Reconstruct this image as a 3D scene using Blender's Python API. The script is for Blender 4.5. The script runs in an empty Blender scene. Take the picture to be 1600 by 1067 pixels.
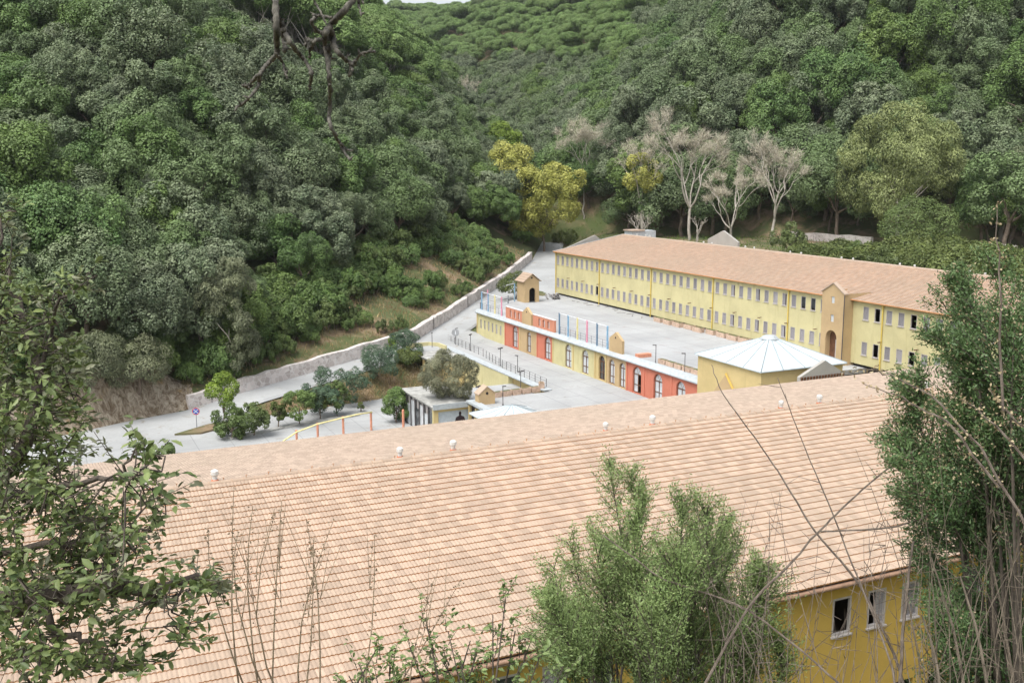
import bpy, math, random
import numpy as np
from mathutils import Vector, Matrix

R = math.radians
sc = bpy.context.scene
col = sc.collection
random.seed(7)
RNG = np.random.default_rng(11)

# ------------------------------------------------------------------ camera
YAW, PITCH, ROLL, FOCAL, CAMZ = R(25.13), R(9.767), R(0.18), 1604.6, 25.92
cam_data = bpy.data.cameras.new('camera')
cam_data.sensor_width = 36.0
cam_data.lens = 36.0 * FOCAL / 1600.0
cam_data.clip_start = 0.1
cam_data.clip_end = 6000
cam = bpy.data.objects.new('camera', cam_data)
col.objects.link(cam)
cam.matrix_world = (Matrix.Translation((0, 0, CAMZ)) @ Matrix.Rotation(-YAW, 4, 'Z')
                    @ Matrix.Rotation(math.pi / 2 - PITCH, 4, 'X') @ Matrix.Rotation(-ROLL, 4, 'Z'))
sc.camera = cam

# ------------------------------------------------------------------ sky, sun, exposure (bright overcast)
SUN_EL, SUN_AZ = R(63), R(-112)          # azimuth from +Y towards +X
world = bpy.data.worlds.new('World')
sc.world = world
world.use_nodes = True
wn = world.node_tree
sky = wn.nodes.new('ShaderNodeTexSky')
sky.sky_type = 'NISHITA'
sky.sun_disc = False
sky.sun_elevation = SUN_EL
sky.sun_rotation = SUN_AZ
sky.air_density = 1.0
sky.dust_density = 4.0
sky.ozone_density = 1.0
desat = wn.nodes.new('ShaderNodeHueSaturation')
desat.inputs['Saturation'].default_value = 0.30
bg = wn.nodes['Background']
bg.inputs['Strength'].default_value = 0.14
wn.links.new(sky.outputs[0], desat.inputs['Color'])
wn.links.new(desat.outputs[0], bg.inputs[0])
sun_data = bpy.data.lights.new('sun', 'SUN')
sun_data.energy = 1.5
sun_data.angle = R(40)
sun_data.color = (1.0, 0.97, 0.92)
sun = bpy.data.objects.new('sun', sun_data)
col.objects.link(sun)
sdir = Vector((math.sin(SUN_AZ) * math.cos(SUN_EL), math.cos(SUN_AZ) * math.cos(SUN_EL), math.sin(SUN_EL)))
sun.rotation_euler = sdir.to_track_quat('Z', 'Y').to_euler()
sc.view_settings.view_transform = 'Standard'
sc.view_settings.look = 'None'
sc.view_settings.exposure = 0.9
sc.view_settings.gamma = 1.0
sc.view_settings.use_curve_mapping = False

# ------------------------------------------------------------------ view helpers (photo pixel -> ray), used to measure places
_F = np.array([math.sin(YAW) * math.cos(PITCH), math.cos(YAW) * math.cos(PITCH), -math.sin(PITCH)])
_R = np.array([math.cos(YAW), -math.sin(YAW), 0.0])
_U = np.cross(_R, _F)

def ray(px, py):
    x, y = px - 800.0, py - 533.5
    c, s = math.cos(ROLL), math.sin(ROLL)
    x, y = c * x - s * y, s * x + c * y
    return _F + _R * x / FOCAL - _U * y / FOCAL

def at(px, py, dist):
    d = ray(px, py)
    d = d / np.linalg.norm(d)
    return np.array([0, 0, CAMZ]) + d * dist

def project(P):
    q = np.asarray(P, float) - np.array([0, 0, CAMZ])
    d = q @ _F
    d = np.where(np.abs(d) < 1e-6, 1e-6, d)
    return 800 + FOCAL * (q @ _R) / d, 533.5 - FOCAL * (q @ _U) / d, d

# ------------------------------------------------------------------ mesh helpers
def tag(o, label=None, cat=None, group=None, kind=None):
    if label: o['label'] = label
    if cat: o['category'] = cat
    if group: o['group'] = group
    if kind: o['kind'] = kind
    return o

def link(name, mesh, parent=None, loc=None):
    o = bpy.data.objects.new(name, mesh)
    col.objects.link(o)
    if parent is not None: o.parent = parent
    if loc is not None: o.location = loc
    return o

def empty(name, loc=(0, 0, 0), rz=0.0):
    o = bpy.data.objects.new(name, None)
    col.objects.link(o)
    o.location = loc
    o.rotation_euler = (0, 0, rz)
    o.empty_display_size = 0.2
    return o

def np_mesh(name, V, Fq, mats, matidx=None, smooth=False, rnd=None):
    """V (n,3), Fq (m,k) one polygon size"""
    V = np.ascontiguousarray(V, dtype=np.float32)
    Fq = np.ascontiguousarray(Fq, dtype=np.int32)
    m, k = Fq.shape
    me = bpy.data.meshes.new(name)
    me.vertices.add(len(V)); me.vertices.foreach_set('co', V.ravel())
    me.loops.add(m * k); me.loops.foreach_set('vertex_index', Fq.ravel())
    me.polygons.add(m)
    me.polygons.foreach_set('loop_start', np.arange(0, m * k, k, dtype=np.int32))
    me.polygons.foreach_set('loop_total', np.full(m, k, dtype=np.int32))
    for mt in mats: me.materials.append(mt)
    if matidx is not None: me.polygons.foreach_set('material_index', np.asarray(matidx, dtype=np.int32))
    if smooth: me.polygons.foreach_set('use_smooth', np.ones(m, dtype=bool))
    if rnd is not None:
        a = me.attributes.new('rnd', 'FLOAT', 'FACE')
        a.data.foreach_set('value', np.asarray(rnd, dtype=np.float32))
    me.update()
    return me

class MB:
    def __init__(s): s.v = []; s.f = []; s.m = []
    def add(s, vs, fs, mi=0):
        b = len(s.v); s.v += [tuple(map(float, p)) for p in vs]
        for f in fs: s.f.append(tuple(b + i for i in f)); s.m.append(mi)
        return s
    def quad(s, a, b, c, d, mi=0): return s.add([a, b, c, d], [(0, 1, 2, 3)], mi)
    def box(s, x0, x1, y0, y1, z0, z1, mi=0):
        return s.add([(x0, y0, z0), (x1, y0, z0), (x1, y1, z0), (x0, y1, z0), (x0, y0, z1), (x1, y0, z1), (x1, y1, z1), (x0, y1, z1)],
                     [(0, 3, 2, 1), (4, 5, 6, 7), (0, 1, 5, 4), (1, 2, 6, 5), (2, 3, 7, 6), (3, 0, 4, 7)], mi)
    def prism(s, poly, z0, z1, mi=0):
        n = len(poly)
        vs = [(p[0], p[1], z0) for p in poly] + [(p[0], p[1], z1) for p in poly]
        fs = [tuple(range(n))[::-1], tuple(range(n, 2 * n))] + [(i, (i + 1) % n, n + (i + 1) % n, n + i) for i in range(n)]
        return s.add(vs, fs, mi)
    def extrude(s, pts, d, mi=0):
        n = len(pts); d = Vector(d)
        vs = [tuple(p) for p in pts] + [tuple(Vector(p) + d) for p in pts]
        fs = [tuple(range(n))[::-1], tuple(range(n, 2 * n))] + [(i, (i + 1) % n, n + (i + 1) % n, n + i) for i in range(n)]
        return s.add(vs, fs, mi)
    def tube(s, pts, radii, n=6, mi=0, cap=True):
        pts = [Vector(p) for p in pts]
        if not hasattr(radii, '__len__'): radii = [radii] * len(pts)
        prev = None; rings = []
        for i, p in enumerate(pts):
            t = (pts[min(i + 1, len(pts) - 1)] - pts[max(i - 1, 0)])
            if t.length < 1e-9: t = Vector((0, 0, 1))
            t.normalize()
            if prev is None:
                a = Vector((0, 0, 1)) if abs(t.z) < .9 else Vector((1, 0, 0))
                u = t.cross(a).normalized()
            else:
                u = (prev - t * prev.dot(t))
                u = u.normalized() if u.length > 1e-6 else t.orthogonal().normalized()
            prev = u; w = t.cross(u)
            b = len(s.v)
            for k in range(n):
                an = 2 * math.pi * k / n
                s.v.append(tuple(p + (u * math.cos(an) + w * math.sin(an)) * radii[i]))
            rings.append(b)
        for i in range(len(rings) - 1):
            a, b = rings[i], rings[i + 1]
            for k in range(n):
                k2 = (k + 1) % n
                s.f.append((a + k, a + k2, b + k2, b + k)); s.m.append(mi)
        if cap:
            s.f.append(tuple(rings[0] + k for k in range(n))[::-1]); s.m.append(mi)
            s.f.append(tuple(rings[-1] + k for k in range(n))); s.m.append(mi)
        return s
    def mesh(s, name, mats, smooth=False):
        me = bpy.data.meshes.new(name)
        me.from_pydata(s.v, [], s.f)
        for mt in (mats if isinstance(mats, (list, tuple)) else [mats]): me.materials.append(mt)
        me.polygons.foreach_set('material_index', s.m)
        if smooth: me.polygons.foreach_set('use_smooth', [True] * len(s.f))
        me.update()
        return me
    def build(s, name, mats, parent=None, smooth=False, loc=None):
        return link(name, s.mesh(name, mats, smooth), parent, loc)

# ------------------------------------------------------------------ materials
M = {}
def nodes_of(name):
    m = bpy.data.materials.new(name); m.use_nodes = True
    nt = m.node_tree
    return m, nt, nt.nodes['Principled BSDF']

def mixcol(nt, fac, a, b):
    n = nt.nodes.new('ShaderNodeMix'); n.data_type = 'RGBA'
    for sock, val in ((n.inputs[0], fac), (n.inputs[6], a), (n.inputs[7], b)):
        if isinstance(val, (int, float)): sock.default_value = val
        elif isinstance(val, tuple): sock.default_value = (*val, 1)
        else: nt.links.new(val, sock)
    return n.outputs[2]

def noise(nt, scale, detail=4, rough=.6, vec=None, dist=0.0):
    n = nt.nodes.new('ShaderNodeTexNoise')
    n.inputs['Scale'].default_value = scale; n.inputs['Detail'].default_value = detail
    n.inputs['Roughness'].default_value = rough; n.inputs['Distortion'].default_value = dist
    if vec is not None: nt.links.new(vec, n.inputs['Vector'])
    return n.outputs['Fac']

def ramp(nt, fac, lo, hi):
    n = nt.nodes.new('ShaderNodeMapRange'); n.interpolation_type = 'SMOOTHSTEP'
    n.inputs['From Min'].default_value = lo; n.inputs['From Max'].default_value = hi
    nt.links.new(fac, n.inputs['Value'])
    return n.outputs[0]

def worldpos(nt, scale=None):
    g = nt.nodes.new('ShaderNodeNewGeometry').outputs['Position']
    if scale:
        mp = nt.nodes.new('ShaderNodeMapping'); mp.inputs['Scale'].default_value = scale
        nt.links.new(g, mp.inputs['Vector']); g = mp.outputs[0]
    return g

def bump(nt, bsdf, h, strength=.3, dist=.02):
    b = nt.nodes.new('ShaderNodeBump'); b.inputs['Strength'].default_value = strength; b.inputs['Distance'].default_value = dist
    nt.links.new(h, b.inputs['Height']); nt.links.new(b.outputs[0], bsdf.inputs['Normal'])

def plain(name, c, rough=.7, var=.12, scale=3.0, spec=.3, metal=0.0, objvar=0.0):
    m, nt, b = nodes_of(name)
    f = noise(nt, scale, 5, .65, worldpos(nt))
    f2 = ramp(nt, f, .3, .7)
    cc = mixcol(nt, f2, tuple(x * (1 - var) for x in c), tuple(min(1, x * (1 + var)) for x in c))
    if objvar:
        oi = nt.nodes.new('ShaderNodeObjectInfo')
        cc = mixcol(nt, oi.outputs['Random'], mixcol(nt, objvar, cc, (0, 0, 0)), mixcol(nt, objvar * .35, cc, (.62, .60, .60)))
    nt.links.new(cc, b.inputs['Base Color'])
    b.inputs['Roughness'].default_value = rough; b.inputs['Specular IOR Level'].default_value = spec
    b.inputs['Metallic'].default_value = metal
    M[name] = m
    return m

def painted(name, c, dirt=(.23, .20, .12), amount=.5):
    """stained render: streaks running down, blotches, fine grain"""
    m, nt, b = nodes_of(name)
    streak = noise(nt, 1.0, 5, .6, worldpos(nt, (1.9, 1.9, .16)))
    blot = noise(nt, .35, 6, .65, worldpos(nt))
    fine = noise(nt, 9, 3, .6, worldpos(nt))
    c1 = mixcol(nt, ramp(nt, blot, .3, .75), tuple(x * 1.06 for x in c), tuple(x * .86 for x in c))
    mul = nt.nodes.new('ShaderNodeMath'); mul.operation = 'MULTIPLY'; mul.inputs[1].default_value = amount
    nt.links.new(ramp(nt, streak, .56, .8), mul.inputs[0])
    c2 = mixcol(nt, mul.outputs[0], c1, dirt)
    mul2 = nt.nodes.new('ShaderNodeMath'); mul2.operation = 'MULTIPLY'; mul2.inputs[1].default_value = .18
    nt.links.new(fine, mul2.inputs[0])
    nt.links.new(mixcol(nt, mul2.outputs[0], c2, tuple(x * .6 for x in c)), b.inputs['Base Color'])
    b.inputs['Roughness'].default_value = .85; b.inputs['Specular IOR Level'].default_value = .2
    bump(nt, b, fine, .15, .01)
    M[name] = m
    return m

painted('paint_yellow', (.585, .535, .30), (.38, .33, .15), .8)
painted('paint_ochre', (.50, .35, .085), (.38, .25, .07), .5)
painted('paint_red', (.55, .19, .125), (.42, .14, .09), .5)
painted('paint_beige', (.50, .365, .205), (.36, .28, .15), .5)
painted('paint_cream', (.57, .45, .22), (.4, .33, .16), .5)
painted('paint_grey', (.38, .365, .335), (.28, .26, .22), .6)
plain('coping', (.40, .435, .45), .7, .12, 2.0)
plain('sheet_white', (.475, .54, .565), .45, .05, .8)
plain('seam', (.29, .33, .35), .5, .1)
plain('frame_grey', (.42, .395, .38), .6, .12)
plain('shutter', (.34, .325, .345), .6, .10, 6, objvar=.28)
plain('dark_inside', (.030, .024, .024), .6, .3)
plain('curtain_red', (.12, .03, .03), .8, .3)
plain('door_brown', (.13, .062, .035), .5, .25)
plain('pane_pale', (.50, .53, .55), .18, .15, 1.2, .5)
plain('pane_dark', (.05, .055, .06), .08, .3, 1.5, .5)
plain('metal_dark', (.09, .085, .085), .5, .2)
plain('gutter', (.30, .19, .13), .5, .2)
plain('soffit', (.34, .27, .20), .8, .15)
plain('pipe_yellow', (.60, .45, .10), .6, .1)
plain('plastic_white', (.62, .62, .60), .45, .06)
plain('collar_red', (.50, .16, .08), .7, .2)
plain('steel_blue', (.23, .40, .56), .55, .15)
plain('steel_dark_blue', (.14, .22, .31), .55, .15)
plain('steel_pink', (.72, .30, .40), .55, .12)
plain('steel_yellow', (.72, .64, .30), .55, .12)
plain('steel_white', (.70, .72, .74), .55, .08)
plain('steel_grey', (.20, .21, .23), .5, .12)
plain('post_orange', (.62, .27, .17), .6, .15)
plain('box_pink', (.52, .38, .29), .85, .2)
plain('concrete_old', (.36, .36, .34), .9, .3, 1.2)
plain('timber_grey', (.22, .21, .21), .85, .35, 3)
plain('sign_red', (.55, .05, .06), .4, .05)
plain('sign_blue', (.05, .13, .45), .4, .05)
plain('sign_grey', (.33, .34, .35), .5, .1)
plain('mural_dark', (.05, .035, .04), .8, .2)
plain('mural_pale', (.50, .56, .60), .8, .1)
plain('brick_red', (.30, .11, .06), .9, .35, 4)

def mat_concrete(name, c, stain, joints=True):
    m, nt, b = nodes_of(name)
    P = worldpos(nt)
    big = noise(nt, .10, 6, .62, P, .4); mid = noise(nt, .55, 6, .68, P, .8); fine = noise(nt, 4.0, 5, .7, P)
    c1 = mixcol(nt, ramp(nt, big, .32, .68), tuple(x * 1.07 for x in c), tuple(x * .84 for x in c))
    c2 = mixcol(nt, ramp(nt, mid, .55, .76), c1, stain)
    mul = nt.nodes.new('ShaderNodeMath'); mul.operation = 'MULTIPLY'; mul.inputs[1].default_value = .35
    nt.links.new(ramp(nt, fine, .35, .75), mul.inputs[0])
    cc = mixcol(nt, mul.outputs[0], c2, tuple(x * .68 for x in c))
    if joints:
        br = nt.nodes.new('ShaderNodeTexBrick'); br.offset = 0
        br.inputs['Scale'].default_value = .27; br.inputs['Mortar Size'].default_value = .016; br.inputs['Mortar Smooth'].default_value = .6
        br.inputs['Brick Width'].default_value = 1.0; br.inputs['Row Height'].default_value = 1.0
        br.inputs['Color1'].default_value = (0, 0, 0, 1); br.inputs['Color2'].default_value = (.12, .12, .12, 1); br.inputs['Mortar'].default_value = (.75, .75, .75, 1)
        nt.links.new(P, br.inputs['Vector'])
        cc = mixcol(nt, br.outputs['Color'], cc, tuple(x * .55 for x in c))
    nt.links.new(cc, b.inputs['Base Color'])
    b.inputs['Roughness'].default_value = .9; b.inputs['Specular IOR Level'].default_value = .2
    bump(nt, b, fine, .2, .01)
    M[name] = m
mat_concrete('paving', (.395, .405, .405), (.27, .245, .21))
mat_concrete('terrace_floor', (.395, .405, .41), (.335, .29, .27))
mat_concrete('road_concrete', (.38, .39, .39), (.25, .21, .15), False)

def mat_stonewall():
    m, nt, b = nodes_of('stone_wall')
    P = worldpos(nt)
    vo = nt.nodes.new('ShaderNodeTexVoronoi'); vo.feature = 'F1'; vo.inputs['Scale'].default_value = 1.7
    nt.links.new(P, vo.inputs['Vector'])
    ve = nt.nodes.new('ShaderNodeTexVoronoi'); ve.feature = 'DISTANCE_TO_EDGE'; ve.inputs['Scale'].default_value = 1.7
    nt.links.new(P, ve.inputs['Vector'])
    sep = nt.nodes.new('ShaderNodeSeparateColor'); nt.links.new(vo.outputs['Color'], sep.inputs[0])
    a = mixcol(nt, sep.outputs[0], (.40, .35, .325), (.64, .585, .555))
    a = mixcol(nt, ramp(nt, ve.outputs[0], .0, .07), (.62, .60, .58), a)
    a = mixcol(nt, ramp(nt, noise(nt, .5, 5, .6, P), .55, .8), a, (.34, .31, .27))
    nt.links.new(a, b.inputs['Base Color']); b.inputs['Roughness'].default_value = .95
    bump(nt, b, ve.outputs[0], .5, .05)
    M['stone_wall'] = m
mat_stonewall()

def mat_tile(name, top, streak, amount=.5):
    m, nt, b = nodes_of(name)
    P = worldpos(nt)
    at_ = nt.nodes.new('ShaderNodeAttribute'); at_.attribute_name = 'rnd'
    oi = nt.nodes.new('ShaderNodeObjectInfo')
    ad = nt.nodes.new('ShaderNodeMath'); ad.operation = 'ADD'
    nt.links.new(at_.outputs['Fac'], ad.inputs[0]); nt.links.new(oi.outputs['Random'], ad.inputs[1])
    wr = nt.nodes.new('ShaderNodeMath'); wr.operation = 'FRACT'; nt.links.new(ad.outputs[0], wr.inputs[0])
    c1 = mixcol(nt, wr.outputs[0], tuple(x * .82 for x in top), tuple(min(1, x * 1.12) for x in top))
    n1 = noise(nt, 1.1, 6, .7, P); n2 = noise(nt, 14, 3, .6, P); n3 = noise(nt, .12, 5, .6, P)
    mu = nt.nodes.new('ShaderNodeMath'); mu.operation = 'MULTIPLY'; mu.inputs[1].default_value = amount
    nt.links.new(ramp(nt, n1, .5, .78), mu.inputs[0])
    c2 = mixcol(nt, mu.outputs[0], c1, streak)
    mu2 = nt.nodes.new('ShaderNodeMath'); mu2.operation = 'MULTIPLY'; mu2.inputs[1].default_value = .35
    nt.links.new(ramp(nt, n2, .4, .8), mu2.inputs[0])
    c3 = mixcol(nt, mu2.outputs[0], c2, tuple(x * .62 for x in top))
    c4 = mixcol(nt, ramp(nt, n3, .35, .7), c3, mixcol(nt, .24, c3, (.30, .26, .20)))
    nt.links.new(c4, b.inputs['Base Color']); b.inputs['Roughness'].default_value = .85; b.inputs['Specular IOR Level'].default_value = .2
    M[name] = m
mat_tile('tile_top', (.432, .325, .245), (.365, .28, .212), .3)
mat_tile('tile_butt', (.50, .245, .105), (.22, .09, .04), .7)
mat_tile('tile_far', (.400, .312, .245), (.35, .276, .218), .3)

def mat_leaf(name, dark, light, tint=None, tint_amt=.5, rough=.55, transl=.10, noise_scale=.35):
    m, nt, b = nodes_of(name)
    at_ = nt.nodes.new('ShaderNodeAttribute'); at_.attribute_name = 'rnd'
    c = mixcol(nt, at_.outputs['Fac'], dark, light)
    oi = nt.nodes.new('ShaderNodeObjectInfo')
    if tint:
        mu = nt.nodes.new('ShaderNodeMath'); mu.operation = 'MULTIPLY'; mu.inputs[1].default_value = tint_amt
        pw = nt.nodes.new('ShaderNodeMath'); pw.operation = 'POWER'; pw.inputs[1].default_value = 1.6
        nt.links.new(oi.outputs['Random'], pw.inputs[0]); nt.links.new(pw.outputs[0], mu.inputs[0])
        c = mixcol(nt, mu.outputs[0], c, tint)
    n1 = noise(nt, noise_scale, 3, .6, worldpos(nt))
    hs = nt.nodes.new('ShaderNodeHueSaturation')
    mr = nt.nodes.new('ShaderNodeMapRange'); mr.inputs['From Min'].default_value = .3; mr.inputs['From Max'].default_value = .7
    mr.inputs['To Min'].default_value = .72; mr.inputs['To Max'].default_value = 1.28
    nt.links.new(n1, mr.inputs['Value']); nt.links.new(mr.outputs[0], hs.inputs['Value']); nt.links.new(c, hs.inputs['Color'])
    nt.links.new(hs.outputs[0], b.inputs['Base Color'])
    b.inputs['Roughness'].default_value = rough; b.inputs['Specular IOR Level'].default_value = .35
    if transl > 0:
        tr = nt.nodes.new('ShaderNodeBsdfTranslucent'); nt.links.new(hs.outputs[0], tr.inputs['Color'])
        mx = nt.nodes.new('ShaderNodeMixShader'); mx.inputs[0].default_value = transl
        nt.links.new(b.outputs[0], mx.inputs[1]); nt.links.new(tr.outputs[0], mx.inputs[2])
        nt.links.new(mx.outputs[0], nt.nodes['Material Output'].inputs['Surface'])
    M[name] = m
mat_leaf('leaf_oak', (.054, .090, .042), (.245, .282, .168), (.125, .200, .058), .75)
mat_leaf('leaf_oak_green', (.056, .118, .034), (.172, .262, .080), (.16, .22, .05), .6)
mat_leaf('leaf_pine', (.105, .185, .050), (.240, .350, .110), (.15, .20, .07), .4)
mat_leaf('leaf_euc', (.100, .122, .065), (.250, .275, .150), (.12, .11, .07), .3)
mat_leaf('leaf_euc_lime', (.125, .160, .052), (.315, .355, .140))
mat_leaf('leaf_scrub', (.052, .108, .024), (.165, .245, .066), (.12, .13, .05), .6)
mat_leaf('leaf_olive', (.12, .13, .07), (.29, .29, .18))
mat_leaf('leaf_cedar', (.040, .082, .046), (.125, .190, .110))
mat_leaf('leaf_yellow', (.25, .265, .050), (.50, .49, .135))
mat_leaf('leaf_lime', (.10, .17, .018), (.25, .34, .045))
mat_leaf('leaf_bramble', (.05, .085, .02), (.15, .175, .045), (.10, .13, .03), .5)
mat_leaf('twig_pale', (.36, .325, .250), (.56, .515, .410), None, 0, .9, 0)
mat_leaf('grass_dry', (.20, .15, .07), (.42, .33, .17), None, 0, .9, .2)
mat_leaf('grass_green', (.07, .12, .025), (.16, .22, .05), None, 0, .9, .2)
mat_leaf('leaf_near_oak', (.060, .100, .030), (.200, .245, .085), None, 0, .40, .15, 6.0)
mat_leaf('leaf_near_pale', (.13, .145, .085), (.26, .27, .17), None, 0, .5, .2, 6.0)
mat_leaf('leaf_heath', (.090, .150, .045), (.270, .350, .130), None, 0, .5, .2, 2.2)
mat_leaf('leaf_heath_dark', (.040, .092, .030), (.145, .220, .082), None, 0, .5, .2, 2.2)
mat_leaf('seed_beige', (.26, .20, .11), (.50, .42, .27), None, 0, .8, .2, 3.0)

def mat_bark(name, a, b_, scale=8):
    m, nt, b = nodes_of(name)
    P = worldpos(nt, (1, 1, .35))
    n1 = noise(nt, scale, 5, .7, P)
    nt.links.new(mixcol(nt, ramp(nt, n1, .3, .7), a, b_), b.inputs['Base Color'])
    b.inputs['Roughness'].default_value = .95; bump(nt, b, n1, .5, .02)
    M[name] = m
mat_bark('bark_oak', (.10, .075, .055), (.24, .19, .145), 3)
mat_bark('bark_pale', (.30, .27, .225), (.50, .46, .40), 2)
mat_bark('bark_lichen', (.030, .026, .021), (.155, .145, .118), 22)
mat_bark('bark_near', (.035, .028, .022), (.11, .09, .07), 25)
mat_bark('cane', (.070, .052, .040), (.20, .165, .135), 20)
mat_bark('cane_pale', (.060, .048, .034), (.165, .135, .10), 20)
mat_bark('stem_dry', (.14, .10, .06), (.30, .24, .16), 30)

def mat_ground():
    m, nt, b = nodes_of('hill_ground')
    P = worldpos(nt)
    n1 = noise(nt, .16, 6, .65, P, .6); n2 = noise(nt, 1.3, 6, .7, P); n3 = noise(nt, .05, 4, .6, P)
    a = mixcol(nt, ramp(nt, n1, .38, .55), (.25, .180, .112), (.08, .10, .034))
    a = mixcol(nt, ramp(nt, n2, .45, .8), a, (.14, .095, .05))
    a = mixcol(nt, ramp(nt, n3, .5, .7), a, (.075, .105, .03))
    nt.links.new(a, b.inputs['Base Color']); b.inputs['Roughness'].default_value = 1.0
    bump(nt, b, n2, .6, .15)
    M['hill_ground'] = m
mat_ground()
def mat_rock():
    m, nt, b = nodes_of('rock')
    P = worldpos(nt, (1, 1, .4))
    n1 = noise(nt, 1.6, 8, .75, P, 1.0); n2 = noise(nt, .5, 4, .6, P)
    a = mixcol(nt, ramp(nt, n1, .35, .68), (.14, .095, .055), (.52, .45, .35))
    a = mixcol(nt, ramp(nt, n2, .55, .7), a, (.30, .20, .09))
    nt.links.new(a, b.inputs['Base Color']); b.inputs['Roughness'].default_value = 1.0
    bump(nt, b, n1, 1.0, .3)
    M['rock'] = m
mat_rock()

painted('paint_panel', (.58, .255, .165), (.46, .26, .19), .6)
# ------------------------------------------------------------------ terrain
W = np.array([(-160, 62, -3.95), (-60, 92, -3.95), (-15, 113, -3.95), (0, 122, -3.95), (9, 126.5, -3.9), (16.2, 128, -3.6), (23.2, 130, -2.5),
              (36, 134.7, -1.1), (49.4, 140.6, .1), (60.9, 154.4, .95), (70, 163.7, 2.5), (84, 181, 3.6), (100, 203, 5), (118, 232, 8),
              (150, 290, 13), (185, 400, 26), (205, 500, 42), (225, 620, 64), (245, 760, 92), (265, 900, 122)], float)
_seg = np.linalg.norm(np.diff(W[:, :2], axis=0), axis=1)
WS = np.concatenate([[0], np.cumsum(_seg)])
S_ROCK0, S_WALL0, S_WALL1, S_VALLEY = WS[3], WS[5], WS[12], WS[13]

def w_coords(X, Y):
    best = np.full(X.shape, 1e18); dd = np.zeros(X.shape); zz = np.zeros(X.shape); ss = np.zeros(X.shape)
    for i in range(len(W) - 1):
        a, b = W[i], W[i + 1]
        dx, dy = b[0] - a[0], b[1] - a[1]; L2 = dx * dx + dy * dy; L = math.sqrt(L2)
        t = np.clip(((X - a[0]) * dx + (Y - a[1]) * dy) / L2, 0, 1)
        px, py = X - a[0] - t * dx, Y - a[1] - t * dy
        D2 = px * px + py * py
        side = np.sign(dx * (Y - a[1]) - dy * (X - a[0])); side = np.where(side == 0, 1, side)
        k = D2 < best
        best = np.where(k, D2, best); dd = np.where(k, side * np.sqrt(D2), dd)
        zz = np.where(k, a[2] + t * (b[2] - a[2]), zz); ss = np.where(k, WS[i] + t * L, ss)
    return dd, zz, ss

def vnoise(X, Y, sc_, seed):
    x, y = X / sc_ + seed * 17.3, Y / sc_ + seed * 9.7
    x0, y0 = np.floor(x), np.floor(y); fx, fy = x - x0, y - y0
    fx, fy = fx * fx * (3 - 2 * fx), fy * fy * (3 - 2 * fy)
    h = lambda i, j: np.modf(np.abs(np.sin(i * 127.1 + j * 311.7 + seed * 74.7) * 43758.5453))[0]
    return (h(x0, y0) * (1 - fx) + h(x0 + 1, y0) * fx) * (1 - fy) + (h(x0, y0 + 1) * (1 - fx) + h(x0 + 1, y0 + 1) * fx) * fy - .5

def sstep(a, b, x):
    t = np.clip((x - a) / (b - a), 0, 1); return t * t * (3 - 2 * t)

def terrain(X, Y, full=False):
    X = np.asarray(X, float); Y = np.asarray(Y, float)
    d, zb, s = w_coords(X, Y)
    # left hill
    wall = (s >= S_WALL0) & (s <= S_WALL1)
    wallw = sstep(S_WALL0 - 3, S_WALL0 + 1, s) * (1 - sstep(S_WALL1, S_WALL1 + 20, s))
    rockw = 1 - sstep(S_WALL0 - 3, S_WALL0 + 1, s)
    rise_wall = 1.72 * sstep(.2, 1.2, d) + .40 * np.clip(d - 1.2, 0, 17) + .68 * np.clip(d - 18, 0, None)
    rise_rock = 4.6 * sstep(.2, 3.0, d + 1.5 * vnoise(X, Y, 2.3, 9)) * (1 + .30 * vnoise(X, Y, 3, 3)) + .5 * np.clip(d - 3, 0, None)
    rise_val = .74 * np.clip(d, 0, None)
    rise = wallw * rise_wall + rockw * rise_rock + (1 - wallw - rockw) * rise_val
    rise = np.where(rise > 82, 82 + (rise - 82) * .35, rise)
    bump_ = (vnoise(X, Y, 28, 1) * 7 + vnoise(X, Y, 11, 2) * 2.0) * np.clip((np.abs(d) - 6) / 40, 0, 1)
    left = zb + rise + bump_
    # right side
    e = -d
    plaza = sstep(53.2, 54.2, X)
    fl = -4.4 + 4.0 * plaza
    fl = np.where((X > 43.6) & (Y < 103.5), -.4, fl)
    fl = np.where(Y < 56, 3.0, fl)
    back = sstep(146, 160, Y) * sstep(60, 66, X)
    fl = fl * (1 - back) + np.where(e < 18, np.minimum(zb - .45, 3.2), 3.3 + np.clip(Y - 158, 0, None) * .06) * back
    fl = np.where(X > 80, np.maximum(fl, 3.2 + 6.6 * sstep(110, 124, X)), fl)
    fl = np.maximum(fl, np.where(s < S_VALLEY, zb - .3 - .55 * np.clip(e - 5.5, 0, None), zb))
    pr = .75 * X + .66 * Y - 234
    planeR = np.where(pr > 0, 9.8 + .92 * pr, -99)
    planeR = np.where(planeR > 105, 105 + (planeR - 105) * .05, planeR)
    lim = zb + .75 * np.clip(e, 0, None)
    hr = np.where(s < S_VALLEY, planeR, np.minimum(planeR, lim))
    hr = hr + (vnoise(X, Y, 30, 5) * 8 + vnoise(X, Y, 12, 6) * 2.2) * np.clip((hr - 11) / 12, 0, 1)
    right = np.maximum(fl, hr)
    Z = np.where(d > 0, left, right)
    # far ridge closing the valley
    r = np.hypot(X, Y)
    far = 150 * sstep(520, 980, r) + vnoise(X, Y, 120, 8) * 30
    Z = np.where(r > 500, np.maximum(Z, far), Z)
    # the near hillside the camera stands on
    near = np.where(Y < 0, 24.2 + .12 * -Y, 24.2 - .82 * Y)
    Z = np.where(Y < 60, np.maximum(np.where(Y < 26.5, near, 3.0), 3.0), Z)
    Z = np.where((Y < 30) & (Y > -200), Z + vnoise(X, Y, 3, 4) * .25, Z)
    return (Z, d, s) if full else Z

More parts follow.
